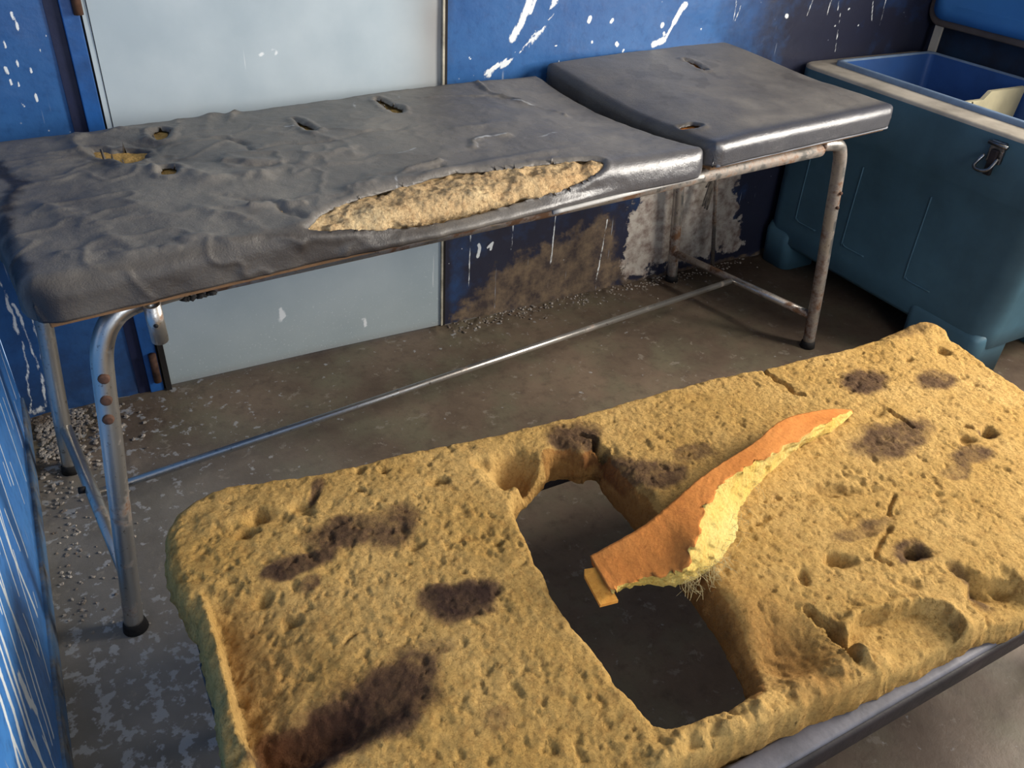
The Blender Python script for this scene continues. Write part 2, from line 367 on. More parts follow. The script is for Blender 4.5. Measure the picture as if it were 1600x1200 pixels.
def build_left_wall():
    st = .0032; y0, y1, z0, z1 = -1.75, 0, .06, .62
    ny = int((y1-y0)/st)+1; nz = int((z1-z0)/st)+1
    Y, Z = np.meshgrid(np.linspace(y0, y1, ny), np.linspace(z0, z1, nz))
    A = {k: np.zeros_like(Y) for k in ('white', 'brown', 'plaster', 'dirt_dark')}
    def W(pts, w, k=1.): A['white'] = np.maximum(A['white'], k*np.clip(1-polydist(Y, Z, pts)/(2*w), 0, 1))
    lines = [([(-.745, .337), (-.765, .273), (-.77, .129)], .0035), ([(-.68, .40), (-.79, .22), (-.87, .08)], .002), ([(-.911, .361), (-.93, .222), (-.996, .106)], .003),
             ([(-.86, .42), (-.94, .26), (-1.02, .12)], .002), ([(-1.0, .41), (-1.046, .30), (-1.098, .20), (-1.14, .09)], .004), ([(-1.046, .381), (-1.075, .30), (-1.098, .251), (-1.10, .173), (-1.12, .08)], .0035),
             ([(-1.093, .388), (-1.113, .325), (-1.145, .277), (-1.17, .18)], .005), ([(-1.136, .394), (-1.157, .347), (-1.188, .314), (-1.21, .22)], .004), ([(-.80, .35), (-.84, .25)], .0025),
             ([(-.60, .36), (-.64, .24), (-.66, .16)], .0022), ([(-.95, .36), (-1.0, .25), (-1.05, .14)], .002), ([(-.5, .33), (-.53, .22)], .002), ([(-.33, .32), (-.35, .2), (-.37, .10)], .0022), ([(-.2, .33), (-.22, .18), (-.24, .09)], .002)]
    for p, w in lines: W(p, max(w*1.35, .0032), 1.15)
    W([(-1.025, .278), (-1.03, .24)], .012); W([(-1.03, .24), (-1.02, .20)], .007); W([(-1.075, .10), (-1.10, .085)], .018); W([(-.86, .16), (-.875, .15)], .005)
    W([(.241-.3, .3), (-.08, .111)], .004)
    for _ in range(26):
        y = random.uniform(-1.5, -.1); z = random.uniform(.12, .5); W([(y, z), (y-.012, z-random.uniform(.02, .09))], random.uniform(.0022, .0034))
    X = np.full_like(Y, XL)+fbm(Y, Z, 7, 3, 8)*.0015
    me = mesh_np(np.stack([X, Y, Z], -1).reshape(-1, 3), grid(ny, nz)[:, ::-1], A)
    structure('wall_left', me, WALL_LIT, True)
    wl = bpy.data.objects['wall_left']
    def plain(y0, y1, z0, z1):
        ny = int((y1-y0)/.05)+2; nz = int((z1-z0)/.05)+2
        Y, Z = np.meshgrid(np.linspace(y0, y1, ny), np.linspace(z0, z1, nz)); zz = np.zeros_like(Y)
        return mesh_np(np.stack([np.full_like(Y, XL), Y, Z], -1).reshape(-1, 3), grid(ny, nz)[:, ::-1], dict(white=zz, brown=zz, plaster=zz, dirt_dark=zz+.1))
    put('upper_panel', plain(-1.75, 0, .62, ZC), WALL, wl); put('upper_panel', plain(YF, -1.75, .06, ZC), WALL, wl)
    # lower strip of the wall, set back and scuffed
    m = M('scuffed_skirting_paint'); n = m.noise(14, 6, .7)
    m.out(m.mix(m.ramp(n, .42, .62), S(70, 104, 140), m.mix(m.ramp(m.noise(40, 5), .4, .6), S(120, 118, 112), S(60, 52, 48))), .6); m.addbump(m.noise(30, 5), .4, .005)
    structure('baseboard_left', box(XL-.02, XL+.006, YF, -.002, 0, .062, bev=.003), m.m)
build_left_wall()

def wall_with_opening(name, axis, pos, a0, a1, o0, o1, z0o, z1o, thick, mat):
    bm = bmesh.new()
    for (u0, u1, v0, v1) in ((a0, o0, 0, ZC), (o1, a1, 0, ZC), (o0, o1, z1o, ZC), (o0, o1, 0, z0o)):
        if u1-u0 < .001 or v1-v0 < .001: continue
        if axis == 'x': box_bm(pos, pos+thick, u0, u1, v0, v1, bm=bm)
        else: box_bm(u0, u1, pos-thick, pos, v0, v1, bm=bm)
    return structure(name, bm_mesh(bm), mat)
WALLP = mat_simple('blue_wall_paint', S(30, 88, 164), .45, var=.15, scale=4)
WALLDK = mat_simple('grimy_blue_wall_paint', S(44, 66, 92), .6, var=.3, scale=6, col2=S(46, 40, 44))
wall_with_opening('wall_right', 'x', XR, YF-.12, 0, -2.25, -1.15, .86, 1.88, .12, WALLDK)
wall_with_opening('wall_front', 'y', YF, XL, XR+.12, 1.4, 2.4, 0, 2.1, .12, mat_simple('grubby_cream_wall_paint', S(176, 160, 136), .7, scale=5))  # unseen wall; opening added for the fill lamp, cream chosen to warm the bounce
structure('ceiling', box(XL-.1, XR+.15, YF-.15, .1, ZC, ZC+.08), PLASTER)
bm = bmesh.new()
for a in ((-2.25, -2.21), (-1.19, -1.15), (-1.715, -1.685)): box_bm(XR+.03, XR+.09, a[0], a[1], .86, 1.88, bm=bm)
for a in ((.86, .90), (1.84, 1.88)): box_bm(XR+.032, XR+.088, -2.25, -1.15, a[0], a[1], bm=bm)
structure('window_1', bm_mesh(bm), CREAM)

# door and its frame
def build_door():
    x0, x1 = 1.384, 2.128; st = .008
    nx = int((x1-x0)/st)+1; nz = int(1.98/st)+1
    X, Z = np.meshgrid(np.linspace(x0, x1, nx), np.linspace(.012, 1.99, nz))
    Y = np.full_like(X, -.014)+fbm(X, Z, 2.2, 2, 3)*.004
    edge = .9*sstep(x1-.16, x1, X)*(.3+.7*vnoise(X*14, Z*9, 4))*sstep(.3, .6, Z)+.5*sstep(.04, .0, Z)
    wh = np.zeros_like(X)
    for pts, w in (([(1.678, .166), (1.680, .155), (1.676, .128)], .004), ([(1.684, .16), (1.687, .14)], .003), ([(1.90, .084), (1.906, .06)], .004), ([(2.03, .86), (2.045, .875), (2.06, .855)], .0), ([(1.70, .79), (1.71, .785)], .003), ([(1.73, .80), (1.735, .79)], .003)):
        if w: wh = np.maximum(wh, np.clip(1-polydist(X, Z, pts)/(2*w), 0, 1))
    # the sheet carries on round its edges as a 20 mm deep leaf
    top = np.stack([X, Y, Z], -1).reshape(-1, 3)
    me = mesh_np(top, grid(nx, nz), dict(edge=edge, white=wh))
    o = structure('door_1', me, DOOR, True)
    put('door_leaf_back', box(x0, x1, -.006, .02, .012, 1.99), DOOR, o, False)
    put('door_edge', box(x1, x1+.0062, -.022, .02, .012, 1.99, bev=.001), CREAM, o, False)
    put('door_edge', box(x0-.012, x0-.0015, -.010, .02, .012, 1.99), DOOR, o, False)
    put('door_gap', box(x0-.016, x0+.0, -.004, .018, .0, 2.0), DARKGAP, o, False)  # near-black strips here and below stand in for the gap's shade
    put('gap_strip', box(1.372, 1.386, -.018, .01, 0, .34), DARKGAP, o, False, label='dark strip standing in for the black gap by the hinges')
    for z in (.075, 1.05, 1.8):
        h = put('hinge', tube([(1.357, -.022, z-.04), (1.357, -.022, z+.04)], .009, seg=14), RUSTSTEEL, o)
    h = put('hinge', tube([(1.366, -.02, .885), (1.366, -.02, .965)], .009, seg=14), RUSTSTEEL, o)
    t = structure('trim_1', box(1.336, 1.368, -.012, .04, 0, 2.03, bev=.002), BLUEP)
    t2 = structure('trim_2', box(2.1345, 2.149, -.004, .04, 0, 2.03), DARKGAP)
    t3 = structure('trim_3', box(1.336, 2.147, -.010, .04, 1.995, 2.03, bev=.002), BLUEP)
    # flush dark strip beside the frame, navy standing in for a recess's shadow
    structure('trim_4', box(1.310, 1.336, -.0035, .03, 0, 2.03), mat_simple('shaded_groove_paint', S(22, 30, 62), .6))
build_door()

# plaster crumbs along the foot of the walls
def chip_mesh(n, pick, s0, s1, seed):
    rs = random.Random(seed); V = []; Fs = []
    for _ in range(n):
        x, y, z = pick(rs); s = rs.uniform(s0, s1)
        base = len(V); k = 5
        for j in range(k):
            a = 2*PI*j/k+rs.uniform(-.4, .4); r = s*rs.uniform(.55, 1.1); V.append((x+r*math.cos(a), y+r*math.sin(a), z-.001))
        for j in range(k):
            a = 2*PI*j/k+rs.uniform(-.4, .4); r = s*rs.uniform(.35, .8); V.append((x+r*math.cos(a), y+r*math.sin(a), z+s*rs.uniform(.1, .45)))
        for j in range(k): Fs.append((base+j, base+(j+1) % k, base+k+(j+1) % k, base+k+j))
        V.append((x, y, z+s*.35)); t = len(V)-1
        for j in range(k): Fs.append((base+k+j, base+k+(j+1) % k, t, t))
    me = bpy.data.meshes.new('chips'); me.from_pydata(V, [], [tuple(dict.fromkeys(f)) for f in Fs]); return me
def stuff(name, me, mat, label, cat, sm=False):
    o = put(name, me, mat, None, sm); o['label'] = label; o['category'] = cat; o['kind'] = 'stuff'; return o
def pk1(rs):
    return (XL+.015+abs(rs.gauss(0, .075)), -.015-abs(rs.gauss(0, .13)), .003)
stuff('plaster_rubble', chip_mesh(620, pk1, .002, .008, 1), CRUMB, 'small crumbs of fallen plaster heaped in the left corner behind the couch leg', 'rubble')
def pk2(rs): return (rs.uniform(2.15, 3.3), -.004-abs(rs.gauss(0, .035)), .002)
stuff('plaster_dust', chip_mesh(300, pk2, .002, .006, 2), CRUMB, 'line of flaked plaster along the foot of the peeling back wall', 'rubble')
def pk3(rs): return (XL+.02+abs(rs.gauss(0, .05)), rs.uniform(-.75, -.3), .002)
stuff('wall_debris', chip_mesh(90, pk3, .002, .006, 3), CRUMB, 'scattered grit on the floor beside the left wall', 'rubble')

# ------------------------------------------------------------------ padded couch sections
ORG = (1.134, -.2239); TH = .10685; CT, ST = math.cos(TH), math.sin(TH)
def loc2world(a, b): return ORG[0]+a*CT+b*ST, ORG[1]+a*ST-b*CT
#PAD
def edge_prof(wd, lo, hi, r, t):
    """unrolled coordinate wd -> (plan coordinate, drop).  Flat between lo and hi, then a rounded edge of radius r and a side of height t."""
    arc = r*PI/2
    def side(s):
        q = np.clip(s/arc, 0, 1)*PI/2
        return r*np.sin(q), r*(1-np.cos(q))+np.clip(s-arc, 0, t)
    o1, d1 = side(np.clip(wd-hi, 0, None)); o2, d2 = side(np.clip(lo-wd, 0, None))
    return np.clip(wd, lo, hi)+o1-o2, np.maximum(d1, d2)
def pad_surface(U, Wc, a0, a1, b0, b1, r, t, R, ztop, infl=0.):
    """U, Wc: unrolled coordinates along and across the pad. Returns a, b, z and the drop."""
    a, da = edge_prof(U, a0+r, a1-r, r, t-r); b, db = edge_prof(Wc, b0+r, b1-r, r, t-r)
    drop = np.maximum(da, db)
    # rounded corners in plan
    for sa in (-1, 1):
        for sb in (-1, 1):
            ca = (a1-R) if sa > 0 else (a0+R); cb = (b1-R) if sb > 0 else (b0+R)
            x = (a-ca)*sa/R; y = (b-cb)*sb/R; m = (x > 0) & (y > 0)
            x2 = np.clip(x, 0, 1.2); y2 = np.clip(y, 0, 1.2)
            a = np.where(m, ca+sa*R*x2*np.sqrt(1-np.clip(y2, 0, 1)**2/2), a); b = np.where(m, cb+sb*R*y2*np.sqrt(1-np.clip(x2, 0, 1)**2/2), b)
    return a, b, ztop(a, b)-drop, drop
def ztop1(a, b):
    e = sstep(.75, 1.27, a); mid = 1-((b-.25)/.33)**2
    z = .706-.030*e*np.clip(mid, 0, 1)*sstep(.9, 1.25, a)+.006*(1-e)*np.clip(mid, 0, 1)
    return z
def ztop2(a, b):
    mid = 1-((b-.25)/.33)**2
    return .708+.022*sstep(.35, -.06, b)+.003*np.clip(mid, 0, 1)-.014*sstep(1.45, 1.29, a)*np.clip(mid, 0, 1)
P1 = dict(a0=-.012, a1=1.270, b0=-.062, b1=.550, r=.026, t=.058, R=.045, ztop=ztop1)
P2 = dict(a0=1.283, a1=1.925, b0=-.062, b1=.552, r=.022, t=.052, R=.035, ztop=ztop2)
#ENDPAD
def grad_norm(P):
    du = np.gradient(P, axis=1); dv = np.gradient(P, axis=0)
    n = np.cross(du, dv); n /= (np.linalg.norm(n, axis=-1, keepdims=True)+1e-12); return n
def pad_grid(p, st, ulim=None, wlim=None, warp=None):
    ext = p['r']*PI/2-p['r']+(p['t']-p['r'])
    u0, u1 = (p['a0']-ext, p['a1']+ext) if ulim is None else ulim
    w0, w1 = (p['b0']-ext, p['b1']+ext) if wlim is None else wlim
    nu = int((u1-u0)/st)+1; nw = int((w1-w0)/st)+1
    U, W = np.meshgrid(np.linspace(u0, u1, nu), np.linspace(w0, w1, nw))
    if warp: U, W = warp(U, W, st)
    a, b, z, dr = pad_surface(U, W, **p)
    x, y = loc2world(a, b)
    return U, W, np.stack([x, y, z], -1), dr, nu, nw
def ridge(U, W, pts, wd, h):
    u = U+fbm(U, W, 18, 4, 301)*.020; v = W+fbm(U, W, 18, 4, 303)*.020
    d = polydist(u, v, pts)/(wd*(.8+.9*np.clip(fbm(U, W, 12, 2, 305)+.4, 0, 1)))
    return h*.8*(.45+1.3*np.clip(fbm(U, W, 20, 3, 307)+.35, 0, 1))*np.exp(-np.abs(d)**1.5)
TEAR = [(.385, .540), (.399, .533), (.423, .511), (.467, .489), (.534, .472), (.585, .466), (.666, .457), (.72, .457), (.79, .470), (.885, .482), (.953, .494), (.995, .512), (1.0, .525), (.985, .545), (.905, .568), (.808, .574), (.727, .578), (.65, .579), (.574, .577), (.508, .568), (.456, .556), (.41, .549)]
HOLES1 = [[(.180, .062), (.200, .065), (.208, .095), (.222, .085), (.244, .088), (.262, .108), (.258, .142), (.232, .172), (.212, .168), (.205, .140), (.188, .112)],
          [(.306, .006), (.326, .004), (.330, .037), (.306, .073), (.295, .04)],
          [(.258, .219), (.279, .205), (.286, .235), (.272, .262), (.254, .250)],
          [(.568, .045), (.578, .085), (.580, .149), (.566, .160), (.560, .12)],
          [(.784, -.015), (.797, .03), (.797, .104), (.779, .122), (.765, .10), (.774, .05)]]
HOLES2 = [[(1.662, .059), (1.673, .084), (1.662, .15), (1.648, .148), (1.652, .105)], [(1.308, .415), (1.342, .419), (1.347, .443), (1.323, .446), (1.303, .436)]]
def build_section(root, name, label, p, holes, feats, st):
    store = {}
    def nearf(U, W):
        n = np.full_like(U, -1.); lipk = np.zeros_like(U)
        for h in holes:
            q = sdpoly(U, W, chaikin(h, 1))+fbm(U, W, 60, 3, 12)*(.0028 if len(h) > 12 else .007)
            lipk = np.where(q > n, .0015 if len(h) > 12 else .0025, lipk); n = np.maximum(n, q)
        return n, lipk
    def warp(U, W, st):
        n, lk = nearf(U, W); gy, gx = np.gradient(n, st); gl = np.hypot(gx, gy)+1e-9
        m = (n > 0) & (n < st*2.2); store['keep'] = n <= 0; store['near'] = np.minimum(n, 0); store['lk'] = lk
        return np.where(m, U-gx/gl*n, U), np.where(m, W-gy/gl*n, W)
    U, W, P, dr, nu, nw = pad_grid(p, st, None, None, warp)
    N = grad_norm(P)
    if N[nw//2, nu//2, 2] < 0: N = -N
    store_sc.clear(); H, dirt_dark, worn = feats(U, W, dr); scuff = store_sc.get('v', np.zeros_like(U))
    keep, near = store['keep'], store['near']
    H = H+np.exp(-((near+.010)/.008)**2)*store['lk']*(1+1.6*fbm(U, W, 30, 3, 5))-.005*np.exp(-(near/.004)**2)
    P = P+N*H[..., None]
    V = P.reshape(-1, 3); F = grid(nu, nw)
    if N[nw//2, nu//2, 2] > 0:
        v = V[F[len(F)//2]]; n = np.cross(v[1]-v[0], v[2]-v[0])
        if n[2] < 0: F = F[:, ::-1]
    k = keep.reshape(-1); F = F[k[F].sum(1) >= 2]
    used = np.zeros(len(V), bool); used[F] = True; idx = np.cumsum(used)-1
    me = mesh_np(V[used], idx[F], dict(dirt_dark=dirt_dark.reshape(-1)[used], worn=worn.reshape(-1)[used], scuff=scuff.reshape(-1)[used]))
    o = put(name, me, VINYL, root, label=label)
    md = o.modifiers.new('thickness', 'SOLIDIFY'); md.thickness = .0022; md.offset = -1
    return o
def core(parent, p, st, ulim, wlim, inset, amp, mat, label=None):
    U, W, P, dr, nu, nw = pad_grid(p, st, ulim, wlim); N = grad_norm(P)
    if N[nw//2, nu//2, 2] < 0: N = -N
    h = -inset+fbm(U, W, 38, 5, 31, .65)*amp*1.4-np.clip(fbm(U, W, 24, 3, 37)-.12, 0, 1)*amp*3.4-.012*sstep(.566, .59, W)
    P = P+N*h[..., None]; F = grid(nu, nw); V = P.reshape(-1, 3); v = V[F[0]]
    if np.cross(v[1]-v[0], v[2]-v[0])[2] < 0: F = F[:, ::-1]
    return put('foam_core', mesh_np(V, F), mat, parent, label=label)

couch = thing('examination_couch', 'tall padded couch in torn dark grey vinyl on chrome tube legs by the wall', 'examination couch', (2.08, -.36, 0))
store_sc = {}
def feats1(U, W, dr):
    H = fbm(U, W, 5, 4, 21)*.003+fbm(U, W, 26, 5, 25)*.0018
    ridged = 1-np.abs(fbm(U*1.0+W*.6, W*1.3-U*.35, 9, 3, 41))*3
    H = H+np.clip(ridged, 0, 1)**3*.0028*sstep(.9, .5, U)*sstep(.0, .15, W)
    for pts, wd, h in (([(1.067, -.031), (1.055, .03), (1.066, .093), (1.111, .157), (1.136, .221)], .008, .007), ([(.871, .03), (.937, .052), (1.031, .067), (1.07, .09)], .005, .004),
                       ([(.814, .364), (.83, .335), (.86, .325), (.919, .332)], .004, .005), ([(.50, .445), (.56, .430), (.603, .428), (.66, .41), (.705, .405)], .007, .006), ([(.60, .452), (.66, .44), (.70, .43)], .005, -.005),
                       ([(.379, -.04), (.365, -.01), (.351, .02)], .012, .006), ([(.43, -.04), (.405, .01), (.395, .05)], .012, .006), ([(.484, -.05), (.455, .0), (.44, .03)], .010, .005),
                       ([(.36, .08), (.42, .13), (.44, .19)], .008, -.005), ([(.20, .19), (.26, .24), (.32, .29), (.40, .33)], .016, .008), ([(.28, .17), (.33, .22), (.40, .27), (.47, .29)], .012, -.006),
                       ([(.36, .23), (.46, .285), (.58, .28)], .012, .006), ([(.45, .20), (.6, .22), (.75, .2)], .006, -.003), ([(.25, .40), (.30, .46), (.33, .53)], .010, .006), ([(.31, .37), (.36, .42), (.39, .50)], .010, -.006), ([(.33, .44), (.38, .45), (.42, .47)], .008, .006),
                       ([(.20, .50), (.28, .53), (.36, .55)], .008, .005), ([(.05, .48), (.12, .52), (.2, .53)], .01, .006), ([(.06, .3), (.12, .4), (.13, .5)], .012, .004),
                       ([(.17, .0), (.16, .05), (.175, .11), (.21, .16)], .010, .007), ([(.18, -.02), (.25, -.03), (.3, -.01)], .008, .006), ([(.25, .05), (.26, .08), (.3, .1)], .012, -.008), ([(.12, .06), (.18, .08)], .008, .005),
                       ([(.56, .17), (.60, .24), (.59, .30)], .01, .004), ([(.8, .27), (.9, .25), (1.0, .28)], .008, .003)):
        H = H+ridge(U, W, pts, wd, h)
    H = H-.010*np.exp(-((U-.23)/.07)**2-((W-.12)/.06)**2)
    # lower lip under the long tear rolls outwards
    e = np.exp(-((U-.72)/.24)**4)
    H = H+e*.015*np.exp(-((W-.590)/.009)**2)+e*.006*np.exp(-((W-.445)/.014)**2)
    # the cover sags at the left end, and bulges a little all along the front side
    H = H+.006*np.exp(-((W-.585)/.025)**2)*sstep(.95, 1.15, U)
    dirt_dark = np.clip(1.2-polydist(U, W, [(.034, .074), (.032, .13), (.045, .19), (.014, .276), (.0, .36), (-.01, .5)])/.016+fbm(U, W, 40, 3, 3), 0, .9)
    dirt_dark = np.maximum(dirt_dark, (.72+.3*fbm(U, W, 12, 3, 19))*sstep(.515, .555, W)*sstep(.9, .35, U)); dirt_dark = np.maximum(dirt_dark, .7*sstep(-.02, -.06, W))  # front side darker towards the left; back edge darker too
    hw = np.exp(-((U-.23)/.08)**2-((W-.12)/.07)**2); dirt_dark = np.maximum(dirt_dark, .6*hw*(fbm(U, W, 25, 3, 18) > -.1))
    worn = sstep(.50, .56, W)*sstep(.6, 1.05, U)*1.0
    H = H+sstep(.55, .2, U)*sstep(.55, .63, W)*.004
    sc = np.zeros_like(U)
    for pts in ([(.814, .362), (.83, .333), (.86, .323), (.90, .330)], [(.715, .05), (.72, .02), (.735, .0)], [(.83, .02), (.84, .005)], [(1.06, .10), (1.11, .16)], [(.66, .33), (.70, .32)], [(.53, .10), (.545, .11)], [(.60, .44), (.58, .47)], [(.36, .1), (.37, .09)], [(.96, .36), (1.02, .35)]):
        sc = np.maximum(sc, np.clip(1.2-polydist(U+fbm(U, W, 30, 3, 8)*.008, W+fbm(U, W, 30, 3, 10)*.008, pts)/.0035, 0, 1)*(.35+.6*vnoise(U*120, W*120, 2)))
    store_sc['v'] = sc
    return H, dirt_dark, worn
def feats2(U, W, dr):
    H = fbm(U, W, 5, 3, 51)*.003+fbm(U, W, 22, 4, 55)*.0008
    dirt_dark = .5*sstep(1.36, 1.29, U)+.25*(fbm(U, W, 12, 3, 15) > .3)*sstep(.45, .2, W)  # darker at the end facing the long pad, with random patches
    worn = sstep(.50, .545, W)*1.2
    return H, np.clip(dirt_dark, 0, .8), worn
s1 = build_section(couch, 'long_pad_cover', 'dark grey vinyl cover split open along its front edge', P1, HOLES1+[TEAR], feats1, .0032)
core(s1, P1, .0026, (.36, 1.03), (.42, .605), .0035, .005, FOAM_RAW, 'pale crumbly foam bulging from the long tear')
core(s1, P1, .005, (.12, .86), (-.04, .30), .0075, .003, FOAM)
s2 = build_section(couch, 'short_pad_cover', 'smoother grey vinyl head pad with shiny front edge', P2, HOLES2, feats2, .004)
core(s2, P2, .006, (1.29, 1.72), (.0, .47), .008, .002, FOAM_SKIN)

def L2(a, b, z): x, y = loc2world(a, b); return (x, y, z)
# boards under the pads
def board(a0, a1, b0, b1, z0, z1, bev=.002):
    b = box_bm(a0, a1, b0, b1, z0, z1, bev=bev)
    for v in b.verts: v.co = Vector(L2(*v.co))
    return bm_mesh(b)
put('base_board', board(.01, 1.255, -.045, .543, .638, .6495), WOOD, couch, False)
put('base_board', board(1.295, 1.91, -.045, .536, .642, .655), WOOD, couch, False)
# white piping bead under the front edge, right half
pts = [L2(a, .553+.004*math.sin(a*9), .640-.003*math.sin(a*5)) for a in np.linspace(.86, 1.262, 24)]
put('piping', tube(pts, .0045, seg=10), mat_simple('worn_white_piping', S(186, 184, 180), .6), couch)
pts = [L2(a, .547, .655) for a in np.linspace(1.30, 1.90, 24)]
put('piping', tube(pts, .004, seg=10), mat_simple('worn_grey_piping', S(140, 142, 148), .5), couch)
put('torn_hem', chip_mesh(14, lambda rs: (*L2(rs.uniform(.19, .24), .535, 0)[:2], .630), .004, .010, 9), RUBBER, couch)
# legs
RT = .0165
def leg(path, mat, label=None):
    return put('leg', tube(smooth_path(path, 8), RT, seg=28), mat, couch, label=label)
fl = leg([(1.190, -.748, .012), (1.212, -.730, .20), (1.236, -.714, .40), (1.247, -.706, .50), (1.256, -.702, .555), (1.276, -.697, .594), (1.312, -.690, .614), (1.40, -.676, .620)], CHROME)
rl = leg([(1.133, -.243, .012), (1.150, -.235, .20), (1.172, -.225, .42), (1.190, -.217, .56), (1.205, -.21, .605), (1.25, -.205, .624), (1.31, -.198, .624)], CHROME)
fr = leg([(3.074, -.535, .012), (3.040, -.538, .22), (3.002, -.542, .42), (2.980, -.544, .54), (2.966, -.545, .594), (2.94, -.548, .622), (2.88, -.552, .630)], RUSTY, 'rust-streaked leg')
rr = leg([(2.953, -.040, .012), (2.925, -.040, .25), (2.895, -.042, .5), (2.885, -.043, .58), (2.86, -.046, .622), (2.80, -.052, .630)], RUSTY)
def rail(a, b, r=RT): return put('side_rail', tube([a, b], r, seg=20), RUSTY, couch)
rail((1.40, -.676, .618), (2.88, -.552, .618)); rail((1.31, -.198, .618), (2.80, -.052, .618))
def foot(p, lg): put('rubber_foot', tube([(p[0], p[1], 0.001), (p[0], p[1], .016), (p[0], p[1], .020)], [.022, .0195, .0175], seg=20), RUBBER, lg)
foot((1.191, -.748), fl); foot((1.134, -.243), rl); foot((3.073, -.535), fr); foot((2.952, -.040), rr)
put('crossbar', tube([(1.146, -.237, .115), (1.202, -.738, .115)], .0125, seg=20), CHROME, couch)
put('crossbar', tube([(2.940, -.045, .105), (3.058, -.535, .105)], .0115, seg=20), RUSTY, couch)
put('stretcher', tube([(1.176, -.478, .108), (2.992, -.267, .102)], .0085, seg=16), CHROME, couch, label='thin bright steel stretcher rod')
put('support_rod', tube([(3.10, -.068, .010), (2.995, -.10, .40), (2.965, -.13, .625)], .0065, seg=10), RUSTY, couch)
# bolts and rings on the front legs
for z in (.515, .478, .445):
    x = 1.238+(z-.40)/.13*.017; y = -.712+(z-.40)/.13*.012
    r = put('bolt', tube([(x-.004, y-.016, z), (x-.006, y-.0215, z), (x-.006, y-.0235, z)], [.0085, .0085, .006], seg=14), RUSTSTEEL, fl)
for z in (.495, .455):
    x = 2.99+(.495-z)*.1; put('bolt', tube([(x, -.556, z), (x, -.564, z)], .0045, seg=10), RUSTSTEEL, fr)
put('bolt', tube([(1.163, -.47, .118), (1.150, -.468, .118)], .007, seg=10), RUBBER, couch)
# socket tube for an arm rest
sk = bmesh.new(); n = 24
path = [(1.336, -.734, .570), (1.334, -.748, .640)]
for r, fl_ in ((.0125, 1), (.0103, -1)): tube_bm(path, r, seg=n, caps=False, bm=sk)
sk.verts.ensure_lookup_table(); vs = list(sk.verts)
for e in (0, 1):
    o_ = vs[e*n:(e+1)*n]; i_ = vs[2*n+e*n:2*n+(e+1)*n]
    for k in range(n): sk.faces.new((o_[k], o_[(k+1) % n], i_[(k+1) % n], i_[k]))
so = put('socket_tube', bm_mesh(sk), CHROME, couch, label='short open chrome socket')
put('screw_hole', tube([(1.334, -.7505, .606), (1.333, -.7545, .606)], .0035, seg=12), RUBBER, so)
put('bracket', box(1.328, 1.345, -.735, -.672, .612, .624, bev=.003), RUSTY, couch, False)
# rag of torn lining hanging behind the head pad
def ribbon(pts, wd, th=.0015):
    bm = bmesh.new(); P = smooth_path(pts, 6); rows = []
    for i, p in enumerate(P):
        t = i/(len(P)-1); ww = wd*(1-.75*t)+.001
        d = Vector((math.cos(t*3), math.sin(t*3)*.6, .15)).normalized()
        rows.append([bm.verts.new(p+d*ww*s+Vector((0, th*q, 0))) for s, q in ((-.5, 0), (.5, 0), (.5, 1), (-.5, 1))])
    for a, b in zip(rows, rows[1:]):
        for k in range(4): bm.faces.new((a[k], a[(k+1) % 4], b[(k+1) % 4], b[k]))
    bm.faces.new(rows[0]); bm.faces.new(rows[-1][::-1]); return bm_mesh(bm)
RAG = mat_simple('grey_torn_lining', S(120, 112, 104), .9, var=.3, scale=30)
for i in range(6):
    dx = i*.018; rs = random.Random(i)
    put('torn_strip', ribbon([(2.985+dx, -.085, .63), (3.00+dx*.8, -.07+rs.uniform(-.01, .01), .50), (3.03+dx*.3, -.06, .38+rs.uniform(-.02, .03)), (3.04-rs.uniform(0, .03), -.05, .26+rs.uniform(-.03, .06))], .022), RAG, couch)

# ------------------------------------------------------------------ bare foam mattress couch in front
HOLE = [(1.746, -1.103), (1.729, -1.17), (1.718, -1.227), (1.710, -1.275), (1.707, -1.322), (1.706, -1.362), (1.709, -1.396), (1.705, -1.43), (1.714, -1.465), (1.712, -1.493), (1.718, -1.517), (1.745, -1.529), (1.778, -1.535), (1.817, -1.535), (1.862, -1.528),
        (1.883, -1.511), (1.903, -1.428), (1.918, -1.348), (1.922, -1.28), (1.929, -1.2), (1.928, -1.156), (1.93, -1.098), (1.940, -1.070), (1.925, -1.058), (1.905, -1.066), (1.885, -1.040), (1.860, -1.032), (1.843, -1.045), (1.823, -1.060), (1.79, -1.075)]
OUT = [(1.262, -1.02), (1.270, -.965), (1.290, -.922), (1.330, -.905), (1.379, -.897), (1.485, -.930), (1.567, -.934), (1.716, -.946), (1.781, -.955), (1.951, -.966), (2.088, -.967), (2.264, -.973), (2.374, -.988), (2.474, -.994), (2.584, -1.004), (2.68, -1.003), (2.740, -.998), (2.790, -1.006), (2.812, -1.035), (2.808, -1.08), (2.795, -1.15), (2.78, -1.25), (2.775, -1.40), (2.76, -1.52), (2.70, -1.585),
       (2.5, -1.60), (2.275, -1.602), (2.235, -1.592), (2.205, -1.590), (2.037, -1.586), (1.945, -1.577), (1.82, -1.567), (1.745, -1.564), (1.693, -1.561), (1.5, -1.55), (1.35, -1.54), (1.285, -1.52), (1.268, -1.45), (1.266, -1.35), (1.272, -1.285), (1.277, -1.212), (1.280, -1.128), (1.266, -1.073)]
